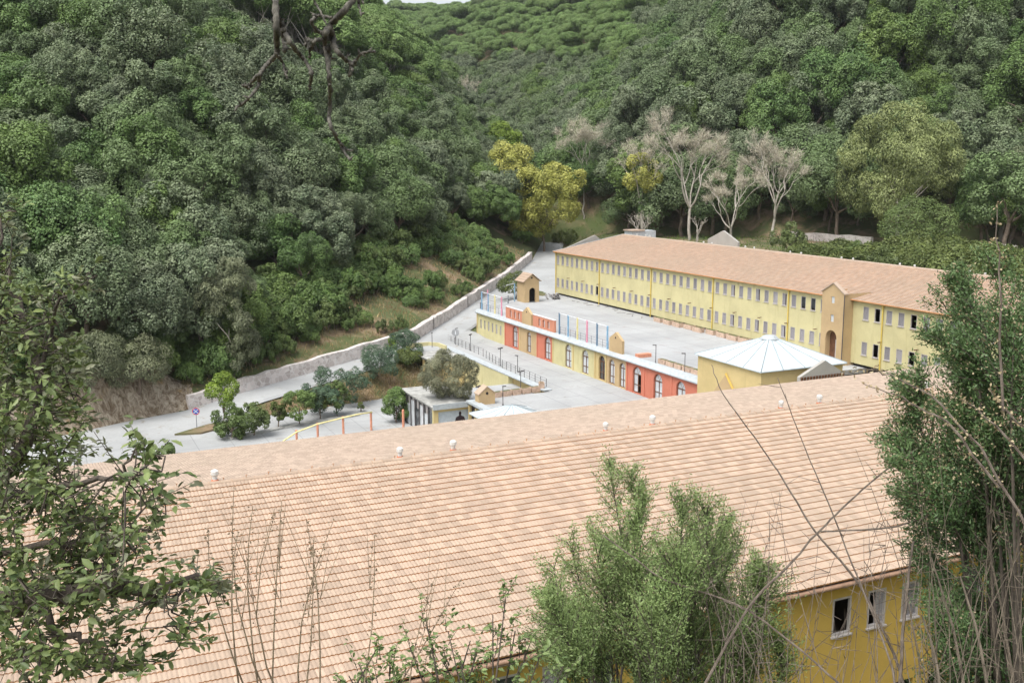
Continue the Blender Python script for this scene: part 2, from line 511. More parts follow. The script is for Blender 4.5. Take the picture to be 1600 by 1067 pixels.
def ground_hit(px, py, tmin=60, tmax=1200, lift=0.0):
    D = ray(px, py); D = D / np.hypot(D[0], D[1])
    t = np.arange(tmin, tmax, .5)
    g = terrain(D[0] * t, D[1] * t) + lift
    z = CAMZ + D[2] * t
    k = np.argmax(z <= g)
    if z[k] > g[k]: k = len(t) - 1
    return np.array([D[0] * t[k], D[1] * t[k], g[k] - lift])

def grid_mesh(name, x0, x1, y0, y1, step, mats, hole=None, drop=0.0):
    xs = np.arange(x0, x1 + .01, step); ys = np.arange(y0, y1 + .01, step)
    X, Y = np.meshgrid(xs, ys, indexing='ij')
    Z, d, s = terrain(X, Y, True)
    nx, ny = X.shape
    V = np.stack([X.ravel(), Y.ravel(), Z.ravel() - drop], 1)
    idx = np.arange(nx * ny).reshape(nx, ny)
    Fq = np.stack([idx[:-1, :-1], idx[1:, :-1], idx[1:, 1:], idx[:-1, 1:]], -1).reshape(-1, 4)
    cx, cy = (X[:-1, :-1] + step / 2).ravel(), (Y[:-1, :-1] + step / 2).ravel()
    keep = np.ones(len(Fq), bool)
    if hole:
        keep = ~((cx > hole[0] + step) & (cx < hole[1] - step) & (cy > hole[2] + step) & (cy < hole[3] - step))
    dc, sc_ = d[:-1, :-1].ravel(), s[:-1, :-1].ravel()
    rock = ((sc_ > S_ROCK0 - 30) & (sc_ < S_WALL0 + .5) & (dc > -.6) & (dc < 3.6)).astype(int)
    return np_mesh(name, V, Fq[keep], mats, rock[keep], smooth=True)

FINE = (-45, 135, 96, 240)
tag(link('hillside', grid_mesh('hillside', *FINE[:2], *FINE[2:], 1.0, [M['hill_ground'], M['rock']])), 'steep scrubby hillsides around the complex', kind='structure')
tag(link('valley_terrain', grid_mesh('valley_terrain', -320, 1000, -60, 1320, 6.0, [M['hill_ground'], M['rock']], FINE, .12)), 'wooded valley slopes beyond the complex', kind='structure')

def w_point(s, e):
    i = int(np.clip(np.searchsorted(WS, s) - 1, 0, len(W) - 2))
    t = (s - WS[i]) / (WS[i + 1] - WS[i])
    p = W[i] + t * (W[i + 1] - W[i])
    # smoothed direction
    def dirn(j):
        q = W[j + 1, :2] - W[j, :2]; return q / np.linalg.norm(q)
    d0 = dirn(i)
    if t < .5 and i > 0: d0 = d0 * (.5 + t) + dirn(i - 1) * (.5 - t)
    elif t >= .5 and i < len(W) - 2: d0 = d0 * (1.5 - t) + dirn(i + 1) * (t - .5)
    d0 = d0 / np.linalg.norm(d0)
    return np.array([p[0] + d0[1] * e, p[1] - d0[0] * e, p[2]])

# road ribbon along the retaining wall
mb = MB(); rows = []
for s in np.arange(WS[1] + 40, WS[13] + 1, 2.0):
    p0 = w_point(s, .1); p1 = w_point(s, 2.6); p2 = w_point(s, 5.3)
    x = p2[0]
    out = 9.5 if 47 < x < 61 else 10.0 if x < 22 else 5.6
    p3 = w_point(s, out)
    z = p0[2] + .03
    z3 = min(z, .012) if 47 < x < 61 else -3.985 if x < 22 else z - .25
    if s > WS[9] + 7 and s < WS[12]:
        p3 = w_point(s, 15.5); z3 = max(z, 3.50)
    rows.append([(p0[0], p0[1], z), (p1[0], p1[1], z + .02), (p2[0], p2[1], z - .02), (p3[0], p3[1], z3)])
for a, b in zip(rows[:-1], rows[1:]):
    for k in range(3): mb.quad(a[k], a[k + 1], b[k + 1], b[k])
tag(mb.build('road', M['road_concrete']), 'pale concrete road climbing along the stone wall', kind='structure')

# flat pavings
mb = MB()
mb.prism([(-45, 56), (43.0, 56), (43.0, 103.4), (53.4, 103.4), (53.4, 136), (40, 131), (-45, 131)], -4.3, -4.0)
tag(mb.build('lower_court', M['paving']), 'pale concrete lower court and drive', kind='structure')
mb = MB()
mb.prism([(43.1, 56), (61.8, 56), (61.8, 145.2), (60.5, 148), (53.4, 141.5), (53.4, 103.4), (43.1, 103.4)], -.35, 0.0)
tag(mb.build('courtyard', M['paving']), 'pale concrete courtyard in front of the arcade', kind='structure')
mb = MB()
mb.prism([(62.2, 84), (83, 84), (83, 157.5), (72, 153.2), (62.2, 144.6)], 3.2, 3.72)
tag(mb.build('terrace', M['terrace_floor']), 'pale concrete terrace on top of the arcade', kind='structure')
# planting strip kerbs in the lower court
def kerb(name, pts, w, h, z, mat, label):
    mb = MB()
    for a, b in zip(pts[:-1], pts[1:]):
        a, b = np.array(a, float), np.array(b, float); d = (b - a) / np.linalg.norm(b - a); n = np.array([-d[1], d[0]]) * w / 2
        mb.prism([tuple(a + n), tuple(a - n), tuple(b - n), tuple(b + n)][::-1], z, z + h)
    return tag(mb.build(name, M[mat]), label, kind='structure')
kerb('kerb', [(18.6, 113.4), (24.9, 115.7), (29.5, 117.0), (34.7, 117.8)], .8, .16, -4.0, 'concrete_old', 'low kerb of the hedge bed in the lower court')
mb = MB(); mb.prism([(13.2, 117.6), (16.0, 117.0), (20.0, 119.2), (22.8, 121.8), (20.8, 122.6), (17.0, 120.3)], -4.0, -3.78)
tag(mb.build('kerb_island', M['hill_ground']), 'earth covered traffic island where the roads part', kind='structure')

# retaining wall beside the road
root = empty('retaining_wall', tuple(w_point(S_WALL0, 0)))
mb = MB(); cp = MB(); prev = None
base = np.array(root.location)
for s in np.arange(S_WALL0, S_WALL1 + 1, 1.6):
    a, b = w_point(s, .12) - base, w_point(s, -.75) - base
    z0, z1 = a[2] - .6, a[2] + 1.76 + .06 * math.sin(s * 1.7) + .13 * random.uniform(-1, 1)
    cur = [(a[0], a[1], z0), (b[0], b[1], z0), (b[0], b[1], z1), (a[0] * .97 + b[0] * .03, a[1] * .97 + b[1] * .03, z1)]
    if prev:
        for k in range(4): mb.quad(prev[k], prev[(k + 1) % 4], cur[(k + 1) % 4], cur[k])
    else: mb.add(cur, [(0, 1, 2, 3)])
    prev = cur
mb.add(prev, [(0, 1, 2, 3)])
mb.build('wall', M['stone_wall'], root)
for s in (S_WALL0 + 3.0, S_WALL0 + 33, S_WALL0 + 46, S_WALL0 + 62):
    a = w_point(s, .15) - base
    m2 = MB(); m2.tube([(a[0], a[1], a[2] - .1), (a[0], a[1], a[2] + 1.95)], .045, 6); m2.build('drain_pipe', M['metal_dark'], root)
tag(root, 'long pale pink rubble stone retaining wall beside the climbing road', 'stone wall')

def child(o, p):           # keep world placement while parenting to a thing's base
    o.parent = p; o.matrix_parent_inverse = Matrix.Translation(p.location).inverted(); return o

# ------------------------------------------------------------------ facades
def facade(mb, pos, a0, a1, z0, z1, openings, depth=.22, mi=0, mir=None):
    """openings: (a_left, a_right, z_bottom, z_top, arch) in one row, sorted by a"""
    mir = mi if mir is None else mir
    q = lambda *p: mb.quad(*p, mi)
    cur = a0
    for (l, r, zb, zt, arch) in openings:
        if l > cur + 1e-4: q(pos(cur, z0, 0), pos(l, z0, 0), pos(l, z1, 0), pos(cur, z1, 0))
        if zb > z0 + 1e-4: q(pos(l, z0, 0), pos(r, z0, 0), pos(r, zb, 0), pos(l, zb, 0))
        if arch:
            c, rad = (l + r) / 2, (r - l) / 2
            zs = zt - rad
            pts = [(c - rad * math.cos(math.pi * k / 10), zs + rad * math.sin(math.pi * k / 10)) for k in range(11)]
        else:
            pts = [(l, zt), (r, zt)]
        for (pa, pz), (qa, qz) in zip(pts[:-1], pts[1:]):
            q(pos(pa, pz, 0), pos(qa, qz, 0), pos(qa, z1, 0), pos(pa, z1, 0))
        loop = [(l, zb)] + pts + [(r, zb)]
        for (pa, pz), (qa, qz) in zip(loop, loop[1:] + loop[:1]):
            mb.quad(pos(pa, pz, 0), pos(qa, qz, 0), pos(qa, qz, depth), pos(pa, pz, depth), mir)
        cur = r
    if a1 > cur + 1e-4: q(pos(cur, z0, 0), pos(a1, z0, 0), pos(a1, z1, 0), pos(cur, z1, 0))

def rect_frame_mesh(name, w, h, axis, t=.07, d=.09, mat='frame_grey', sill=True):
    """window frame centred on origin in the wall plane; axis 'x' wall faces -X, 'y' wall faces -Y"""
    mb = MB()
    def bx(a0, a1, z0, z1, d0, d1):
        if axis == 'x': mb.box(d0, d1, a0, a1, z0, z1)
        else: mb.box(a0, a1, d0, d1, z0, z1)
    bx(-w / 2, -w / 2 + t, -h / 2, h / 2, -.02, d); bx(w / 2 - t, w / 2, -h / 2, h / 2, -.02, d)
    bx(-w / 2 + t, w / 2 - t, h / 2 - t, h / 2, -.02, d); bx(-w / 2 + t, w / 2 - t, -h / 2, -h / 2 + t, -.02, d)
    if sill: bx(-w / 2 - .05, w / 2 + .05, -h / 2 - .06, -h / 2 - .001, -.10, d)
    return mb.mesh(name, M[mat])

def slab_mesh(name, a0, a1, z0, z1, axis, d0, d1, mat, slats=0):
    mb = MB()
    def bx(z0_, z1_, e0, e1):
        if axis == 'x': mb.box(e0, e1, a0, a1, z0_, z1_)
        else: mb.box(a0, a1, e0, e1, z0_, z1_)
    if slats:
        st = (z1 - z0) / slats
        for i in range(slats): bx(z0 + i * st, z0 + (i + .82) * st, d0, d1)
        bx(z0, z1, d1 + .004, d1 + .014)
    else: bx(z0, z1, d0, d1)
    return mb.mesh(name, M[mat])

# ------------------------------------------------------------------ tiled roof slopes
def tile_field(o, e, s, n, length, nrows, rowlen, w, prof, lift, butt, jitter=.0025, skew=None):
    """returns V,F,mat,rnd,centres of a field of tiles. o eave corner, e along eave, s up the slope"""
    o, e, s, n = (np.array(v, float) for v in (o, e, s, n))
    ncols = int(round(length / w))
    k = len(prof)
    pa = np.array([p[0] for p in prof]) * w; ph = np.array([p[1] for p in prof])
    C, Rr = np.meshgrid(np.arange(ncols), np.arange(nrows), indexing='ij')
    C, Rr = C.ravel(), Rr.ravel(); N = len(C)
    rg = np.random.default_rng(5)
    ja = rg.normal(0, jitter, N); js = rg.normal(0, jitter * 2, N); jn = rg.normal(0, jitter * .6, N)
    A = C[:, None] * w + pa[None] + ja[:, None]
    S0 = np.repeat((Rr * rowlen + js)[:, None], k, 1); S1 = S0 + rowlen * 1.06
    H0 = ph[None] + lift + jn[:, None]; H1 = ph[None] * .92 + jn[:, None] - .004
    def P(a, sl, h): return o + a[..., None] * e + sl[..., None] * s + h[..., None] * n
    top0, top1 = P(A, S0, H0), P(A, S1, H1)
    bot = P(A, S0 + .004, np.full_like(A, -.012) + jn[:, None])
    V = np.concatenate([top0, top1, bot, top0], 1) if butt else np.concatenate([top0, top1], 1)
    nv = V.shape[1]
    i = np.arange(k - 1)
    f1 = np.stack([i, i + 1, k + i + 1, k + i], 1)
    F = f1; mi = np.zeros(len(f1), int)
    if butt:
        f2 = np.stack([2 * k + i, 2 * k + i + 1, 3 * k + i + 1, 3 * k + i], 1)
        F = np.concatenate([f1, f2]); mi = np.concatenate([mi, np.ones(len(f2), int)])
    return V, F, mi, rg.random(N), C, Rr

def field_mesh(name, V, F, mi, rnd, mats, sel=None):
    if sel is not None: V, rnd = V[sel], rnd[sel]
    N, nv = V.shape[:2]
    FF = (F[None] + (np.arange(N) * nv)[:, None, None]).reshape(-1, 4)
    return np_mesh(name, V.reshape(-1, 3), FF, mats, np.tile(mi, N), True, np.repeat(rnd, len(F)))

ROLLH = .026
def roll(nroll, per):
    pts = [((r + j / per) / nroll, ROLLH * (.5 - .5 * math.cos(2 * math.pi * j / per)) ** .8) for r in range(nroll) for j in range(per)]
    return pts + [(1.0, 0.0)]

def vent_meshes():
    a = MB(); a.tube([(0, 0, 0), (0, 0, .34)], .15, 10); a.tube([(0, 0, .34), (0, 0, .40), (0, 0, .62), (0, 0, .70)], [.15, .23, .23, .12], 10)
    b = MB(); b.tube([(0, 0, -.14), (0, 0, .09)], [.30, .19], 8)
    return a.mesh('roof_vent', M['plastic_white'], False), b.mesh('vent_collar', M['collar_red'])
VENT, COLLAR = vent_meshes()
def vent(parent, x, y, z):
    o = child(link('roof_vent', VENT, None, (x, y, z)), parent); o.scale = (random.uniform(.56, .66),) * 3
    link('vent_collar', COLLAR, o)

# ================================================================== near dormitory (tiled roof filling the foreground)
A_Y0, A_Y1, A_YR, A_ZE, A_ZR = 26.32, 53.45, 39.88, 11.32, 13.70
A_X0, A_X1 = -22.0, 81.0
near_block = empty('dormitory_block', (30, 40, 3.0))
WALLZ = 11.02
WX = [25.76 + 1.68 * k for k in range(-16, 12) if k not in (-1, -2, -3)]
ops = [(x - .44, x + .44, 8.98, 10.42, False) for x in WX]
mb = MB()
posA = lambda a, z, d: (a, A_Y0 + .42 + d, z)
facade(mb, posA, A_X0 + .3, A_X1 - .3, 7.2, WALLZ, [o for o in ops if A_X0 + 1 < o[0] < A_X1 - 2], .16)
ops2 = [(x - .44, x + .44, 5.0, 6.45, False) for x in WX]
facade(mb, posA, A_X0 + .3, A_X1 - .3, 2.0, 7.2, ops2, .16)
mb.quad((A_X0 + .3, A_Y0 + .42, 2), (A_X0 + .3, A_Y1 - .42, 2), (A_X0 + .3, A_Y1 - .42, WALLZ), (A_X0 + .3, A_Y0 + .42, WALLZ))
mb.quad((A_X1 - .3, A_Y0 + .42, 2), (A_X1 - .3, A_Y1 - .42, 2), (A_X1 - .3, A_Y1 - .42, WALLZ), (A_X1 - .3, A_Y0 + .42, WALLZ))
mb.quad((A_X0 + .3, A_Y1 - .42, -4.2), (A_X1 - .3, A_Y1 - .42, -4.2), (A_X1 - .3, A_Y1 - .42, WALLZ), (A_X0 + .3, A_Y1 - .42, WALLZ))
child(mb.build('wall', M['paint_ochre']), near_block)
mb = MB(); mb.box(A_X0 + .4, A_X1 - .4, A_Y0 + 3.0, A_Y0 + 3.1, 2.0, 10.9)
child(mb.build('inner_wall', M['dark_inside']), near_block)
mb = MB(); mb.box(A_X0, A_X1, A_Y0 + .10, A_Y0 + .60, 11.025, 11.09); mb.box(A_X0, A_X1, A_Y1 - .60, A_Y1 - .10, 11.025, 11.09)
child(mb.build('soffit', M['soffit']), near_block)
mb = MB(); 
for y in (A_Y0 - .02, A_Y1 + .02): mb.tube([(A_X0, y, 11.13), (A_X1, y, 11.13)], .10, 8)
child(mb.build('gutter', M['gutter'], smooth=True), near_block)
FRA = rect_frame_mesh('window', .88, 1.44, 'y', .075)
PANE_SHUT = slab_mesh('shutter', -.365, .365, -.645, .645, 'y', .05, .075, 'shutter', 14)
PANE_HALF = slab_mesh('shutter', -.02, .365, -.645, .645, 'y', .05, .075, 'shutter', 14)
PANE_GLASS = slab_mesh('pane', -.365, .365, -.645, .645, 'y', .05, .06, 'pane_dark')
for i, x in enumerate(WX):
    if not (-14 < x < 36): continue
    w = child(link('window', FRA, None, (x, A_Y0 + .43, 9.70)), near_block)
    mode = {13: 0, 14: 2, 15: 1, 16: 0}.get(i, 3 if i % 3 else 1)
    if mode == 1: link('shutter', PANE_SHUT, w)
    elif mode == 2: link('shutter', PANE_HALF, w)
    elif mode == 3: link('pane', PANE_GLASS, w)

roofA = child(MB().box(A_X0 + .05, A_X1 - .05, A_YR - .05, A_YR + .05, A_ZR - .30, A_ZR - .08).build('roof', M['tile_butt']), near_block)
run = A_YR - A_Y0; rise = A_ZR - A_ZE; SL = math.hypot(run, rise)
sN = np.array([0, run, rise]) / SL; nN = np.array([0, -rise, run]) / SL
sF = np.array([0, -run, rise]) / SL; nF = np.array([0, rise, run]) / SL
mb = MB()
for (s_, n_, y0) in ((sN, nN, A_Y0), (sF, nF, A_Y1)):
    p = lambda x, t: tuple(np.array([x, y0, A_ZE]) + s_ * t - n_ * .03)
    mb.quad(p(A_X0, .03), p(A_X1, .03), p(A_X1, SL - .1), p(A_X0, SL - .1))
child(mb.build('roof_deck', M['tile_butt']), near_block)
NROW = 32
V, F, mi, rnd, C, Rr = tile_field((A_X0, A_Y0 - .06, A_ZE - .005), (1, 0, 0), sN, nN, A_X1 - A_X0, NROW, SL / NROW, .28, roll(2, 4), .035, True)
cen = V.mean(1)
px, py, dep = project(cen)
vis = (px > 130) & (px < 1440) & (py < 1062) & (dep > 0)
hide = ((px > 840) & (px < 1250) & (py > 720 + np.abs(px - 1000) * .3)) | (py > 1075 - (px - 560) * .2)
order = np.argsort(np.where(vis & ~hide, dep, 1e9))[:300]
sel = np.zeros(len(cen), bool); sel[order] = True
rest = child(link('roof_tiles', field_mesh('roof_tiles', V, F, mi, rnd, [M['tile_top'], M['tile_butt']], ~sel)), near_block)
rest['kind'] = 'stuff'
# the nearest tiles one by one: shared meshes
protos = []
for j in range(6):
    i0 = order[j * 37]
    o = V[i0][0]
    protos.append(np_mesh('tile', V[i0] - o, F, [M['tile_top'], M['tile_butt']], mi, True, np.full(len(F), .17 * j)))
for j, i0 in enumerate(order):
    t = link('tile', protos[j % 6], None, tuple(V[i0][0]))
    t.parent = roofA; t.matrix_parent_inverse = Matrix.Identity(4)
    t.location = tuple(V[i0][0])
V, F, mi, rnd, C, Rr = tile_field((A_X1, A_Y1 + .06, A_ZE - .005), (-1, 0, 0), sF, nF, A_X1 - A_X0, NROW, SL / NROW, .28, roll(2, 4), .04, False)
child(link('roof_tiles', field_mesh('roof_tiles', V, F, mi, rnd, [M['tile_far'], M['tile_butt']])), near_block)['kind'] = 'stuff'
# ridge: cap tiles with little fixing clips, white vents
cm = MB(); n = 6
for k in range(n):
    a0, a1 = math.pi * k / n, math.pi * (k + 1) / n
    r0, r1 = .15, .13
    cm.quad((0, -math.cos(a0) * r0, math.sin(a0) * r0 * .75), (0, -math.cos(a1) * r0, math.sin(a1) * r0 * .75), (.46, -math.cos(a1) * r1, math.sin(a1) * r1 * .75), (.46, -math.cos(a0) * r1, math.sin(a0) * r1 * .75))
    cm.add([(0, -math.cos(a0) * r0, math.sin(a0) * r0 * .75), (0, -math.cos(a1) * r0, math.sin(a1) * r0 * .75), (0, 0, 0)], [(0, 1, 2)], 1)
capA = cm.mesh('ridge_cap', [M['tile_top'], M['tile_butt']])
cm.box(.11, .13, -.010, .010, .08, .20, 1); cm.box(.09, .17, -.012, .012, .19, .205, 1)
capB = cm.mesh('ridge_cap', [M['tile_top'], M['tile_butt']])
kx = A_X0 + 14; j = 0
while kx < 52:
    o = child(link('ridge_cap', capB if j % 2 == 0 else capA, None, (kx, A_YR, A_ZR - .02)), near_block)
    o.rotation_euler = (random.gauss(0, .02), 0, random.gauss(0, .02))
    kx += .44; j += 1
def ridge_x(px_):           # where along the ridge a photo column falls
    xs = np.linspace(A_X0, A_X1, 400)
    return float(np.interp(px_, project(np.stack([xs, np.full(400, A_YR), np.full(400, A_ZR)], 1))[0], xs))
for p_ in (230, 337, 627.5, 711, 950, 1023.5, 1225, 1285, 1454):
    vent(near_block, ridge_x(p_), A_YR + .25, A_ZR + .02)
tag(near_block, 'nearest long building, its pale tiled roof filling the foreground above an ochre wall', 'building')
# ================================================================== far dormitory with the long yellow facade
BX, B_YG, B_Y1, B_ZB, B_ZE = 82.14, 157.14, 54.5, 3.72, 11.19
B_ZR, B_W = B_ZE + 2.38, 13.57
far_block = empty('dormitory_block', (95, 110, 3.5))
posB = lambda a, z, d: (BX + d, a, z)
WY = []
for bay in range(-1, 6):
    y_pipe = 142.02 - 15.12 * bay
    for j in range(9): WY.append(y_pipe - .84 - 1.68 * j)
TOWER = (86.02, 89.53)
WY = sorted(y for y in WY if y > B_Y1 + 1 and not (TOWER[0] - .5 < y < TOWER[1] + .5))
mb = MB()
facade(mb, posB, B_Y1, B_YG, 4.05, 7.9, [(y - .41, y + .41, 5.15, 6.63, False) for y in WY], .16)
facade(mb, posB, B_Y1, B_YG, 7.9, 11.0, [(y - .41, y + .41, 9.05, 10.50, False) for y in WY], .16)
# gable end and closing walls
g = [(BX, B_YG, 4.05), (BX + 2 * B_W, B_YG, 4.05), (BX + 2 * B_W, B_YG, 11.0), (BX + B_W, B_YG, B_ZR - .18), (BX, B_YG, 11.0)]
mb.add(g, [(0, 1, 2, 3, 4)])
mb.quad((BX + 2 * B_W, B_Y1, 4.05), (BX + 2 * B_W, B_YG, 4.05), (BX + 2 * B_W, B_YG, 11), (BX + 2 * B_W, B_Y1, 11))
child(mb.build('wall', M['paint_yellow']), far_block)
mb = MB(); mb.box(BX + .45, BX + 2 * B_W - .4, B_Y1, B_YG - .2, 3.2, 4.06)
child(mb.build('shaded_plinth', M['dark_inside']), far_block)  # near-black colour stands for the shade in the gap under the wall
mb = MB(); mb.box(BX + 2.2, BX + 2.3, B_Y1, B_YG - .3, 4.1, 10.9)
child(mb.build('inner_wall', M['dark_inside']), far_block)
FRB = rect_frame_mesh('window', .82, 1.47, 'x', .055, .09, 'frame_grey', True)
SH_FULL = slab_mesh('shutter', -.355, .355, -.68, .68, 'x', .05, .07, 'shutter', 12)
SH_HALF = slab_mesh('shutter', -.08, .355, -.68, .68, 'x', .05, .07, 'shutter', 12)
CURT = slab_mesh('curtain', -.355, .355, -.68, .68, 'x', .30, .31, 'curtain_red')
GLS = slab_mesh('pane', -.355, .355, -.45, .68, 'x', .05, .06, 'pane_dark')
GLP = slab_mesh('pane', -.355, .355, -.68, .68, 'x', .05, .06, 'shutter')
special_up = {}
special_lo = {}
def near_y(lst):
    return [min(WY, key=lambda y: abs(y - q)) for q in lst]
k3 = 142.02 - 15.12 * 2          # downpipe between the third and fourth bay
for q in near_y([k3 - .84 - 1.68 * 2, k3 - .84 - 1.68 * 5, k3 - .84 - 1.68 * 8]): special_up[q] = 'half'; special_lo[q] = 'half'
k4 = k3 - 15.12
for q in near_y([k4 - .84 - 1.68, k4 - .84 - 1.68 * 2]): special_up[q] = 'glass'
k5 = k4 - 15.12
for q in near_y([k5 + .84, k5 - .84 - 1.68 * 2, k5 - .84 - 1.68 * 6]): special_up[q] = 'open'; special_lo[q] = 'open'
special_lo[near_y([142.02 + .84])[0]] = 'open'
special_up[near_y([k4 - .84])[0]] = 'full'
wpar = {}
for zc, spec in ((9.775, special_up), (5.89, special_lo)):
    for y in WY:
        w = child(link('window', FRB, None, (BX + .012, y, zc)), far_block)
        m_ = spec.get(y, 'full')
        if m_ == 'full': link('shutter', SH_FULL, w)
        elif m_ == 'half': link('shutter', SH_HALF, w); link('curtain', CURT, w)
        elif m_ == 'glass': link('pane', GLS, w)
pm = MB(); pm.tube([(0, 0, 0), (0, 0, 7.1)], .075, 6); pm.box(-.12, .12, -.16, .16, 7.1, 7.4); PIPE = pm.mesh('downpipe', M['pipe_yellow'])
for bay in range(-1, 6):
    y = 142.02 - 15.12 * bay
    if y < B_YG + .5 and y > B_Y1: child(link('downpipe', PIPE, None, (BX - .12, min(y, B_YG - .15), 3.72)), far_block)
lm = MB(); lm.box(-.35, 0, -.03, .03, 0, .05); lm.box(-.55, -.25, -.10, .10, -.04, .04); WLAMP = lm.mesh('wall_lamp', M['door_brown'])
for i, y in enumerate(WY[::-1]):
    if i % 3 == 2 and not TOWER[0] - 1 < y < TOWER[1] + 1: child(link('wall_lamp', WLAMP, None, (BX, y - .84, 7.0)), far_block)
mb = MB(); mb.box(BX - .32, BX + .2, B_Y1, B_YG + .25, 11.003, 11.06)
child(mb.build('soffit', M['soffit']), far_block)
mb = MB(); mb.tube([(BX - .40, B_Y1, 11.10), (BX - .40, B_YG + .25, 11.10)], .085, 6)
child(mb.build('gutter', M['tile_butt']), far_block)
SLB = math.hypot(B_W + .4, 2.38 + .07)
sB = np.array([B_W + .4, 0, 2.38 + .07]) / SLB; nB = np.array([-(2.38 + .07), 0, B_W + .4]) / SLB
mb = MB()
a = (BX - .4, B_Y1, B_ZE - .06); b = (BX - .4, B_YG + .3, B_ZE - .06); c = (BX + B_W, B_YG + .3, B_ZR - .02); d = (BX + B_W, B_Y1, B_ZR - .02)
mb.quad(a, b, c, d); e1 = (BX + 2 * B_W + .4, B_Y1, B_ZE - .06); e2 = (BX + 2 * B_W + .4, B_YG + .3, B_ZE - .06)
mb.quad(d, c, e2, e1)
child(mb.build('roof_deck', M['tile_far']), far_block)
V, F, mi, rnd, C, Rr = tile_field((BX - .45, B_YG + .3, B_ZE - .045), (0, -1, 0), sB, nB, B_YG + .3 - B_Y1, 32, SLB / 32, .28, roll(1, 4), .045, True)
child(link('roof_tiles', field_mesh('roof_tiles', V, F, mi, rnd, [M['tile_far'], M['tile_butt']])), far_block)['kind'] = 'stuff'
mb = MB(); mb.tube([(BX + B_W, B_Y1, B_ZR + .02), (BX + B_W, B_YG + .35, B_ZR + .02)], .13, 8)
child(mb.build('ridge', M['tile_far']), far_block)
mb = MB(); mb.box(BX - .45, BX + .1, B_YG + .28, B_YG + .42, 10.9, 11.3)
mb.extrude([(BX - .45, B_YG + .31, 11.0), (BX + B_W, B_YG + .31, B_ZR - .1), (BX + B_W, B_YG + .31, B_ZR + .12), (BX - .45, B_YG + .31, 11.2)], (0, .12, 0))
child(mb.build('barge_board', M['coping']), far_block)
rid = np.linspace(B_YG, B_Y1, 400)
rpx = project(np.stack([np.full(400, BX + B_W), rid, np.full(400, B_ZR)], 1))[0]
for p_ in (993, 1007, 1013, 1097, 1110, 1162, 1176, 1232, 1249, 1312, 1330, 1403, 1426, 1511, 1536):
    vent(far_block, BX + B_W + .35, float(np.interp(p_, rpx, rid)), B_ZR - .05)
# gabled entrance tower
tw = child(MB().build('entrance_tower', M['paint_beige']), far_block) if False else None
mb = MB(); TX = 80.8
posT = lambda a, z, d: (TX + d, a, z)
ty0, ty1 = TOWER
facade(mb, posT, ty0, ty1, 3.72, 7.9, [(86.95, 88.7, 3.74, 7.5, True)], .7)
facade(mb, posT, ty0, ty1, 7.9, 9.6, [(87.55, 88.05, 8.45, 9.25, False)], .12)
facade(mb, posT, ty0, ty1, 9.6, 11.75, [(87.55, 88.05, 10.55, 11.3, False)], .12)
tm = (ty0 + ty1) / 2
mb.add([(TX, ty0, 11.75), (TX, ty1, 11.75), (TX, tm, 12.75)], [(0, 1, 2)])
for y in (ty0, ty1):
    mb.quad((TX, y, 3.72), (BX + 2.5, y, 3.72), (BX + 2.5, y, 11.75), (TX, y, 11.75))
tower = child(mb.build('entrance_tower', M['paint_beige']), far_block)
mb = MB()
for (y, s_) in ((ty0, -1), (ty1, 1)):
    mb.extrude([(TX - .12, y + s_ * .12, 11.66), (TX - .12, tm, 12.78), (TX - .12, tm, 12.90), (TX - .12, y + s_ * .12, 11.80)], (.55, 0, 0))
mb.build('tower_roof', M['tile_far'], tower)
mb = MB(); mb.box(TX + .69, TX + .75, 86.9, 88.75, 3.73, 7.55); mb.build('tower_door', M['door_brown'], tower)
mb = MB(); mb.box(TX + .62, TX + .69, 87.0, 87.75, 3.8, 6.4); mb.build('door_pane', M['frame_grey'], tower)
for z in (8.85, 10.93):
    mb = MB(); mb.box(TX + .08, TX + .11, 87.5, 88.1, z - .42, z + .42); mb.build('pane', M['pane_pale'], tower)
mb = MB(); mb.tube([(TX - .06, ty0 - .06, 3.8), (TX - .06, ty0 - .06, 11.6)], .05, 6); mb.build('downpipe', M['metal_dark'], tower)
# grey gablets and a stair head behind the ridge
for (y, xo, w_, h_) in ((158.4, 2.0, 5.6, 2.4),):
    mb = MB(); x = BX + xo
    mb.extrude([(x, B_YG + 1.2, 9.0), (x + 9, B_YG + 1.2, 9.0), (x + 9, B_YG + 1.2, 11.9), (x + 6.4, B_YG + 1.2, 13.6), (x, B_YG + 1.2, 11.3)], (0, .3, 0))
    child(mb.build('gable_wall', M['paint_grey']), far_block)
mb = MB(); mb.extrude([(BX + 2 * B_W - 1, 141.0, 11.0), (BX + 2 * B_W - 1, 149.5, 11.0), (BX + 2 * B_W - 1, 149.5, 12.9), (BX + 2 * B_W - 1, 145.2, 14.6), (BX + 2 * B_W - 1, 141.0, 12.9)], (.4, 0, 0))
child(mb.build('gable_wall', M['paint_grey']), far_block)
mb = MB(); mb.box(BX + B_W + 2.0, BX + B_W + 7.0, 157.6, 160.2, 11.0, 14.1); mb.box(BX + B_W + 1.8, BX + B_W + 4.6, 157.4, 160.4, 14.1, 14.3, 1)
child(mb.build('stair_head', [M['coping'], M['tile_far']]), far_block)
tag(far_block, 'long two storey yellow building with grey shuttered windows across the back', 'building')

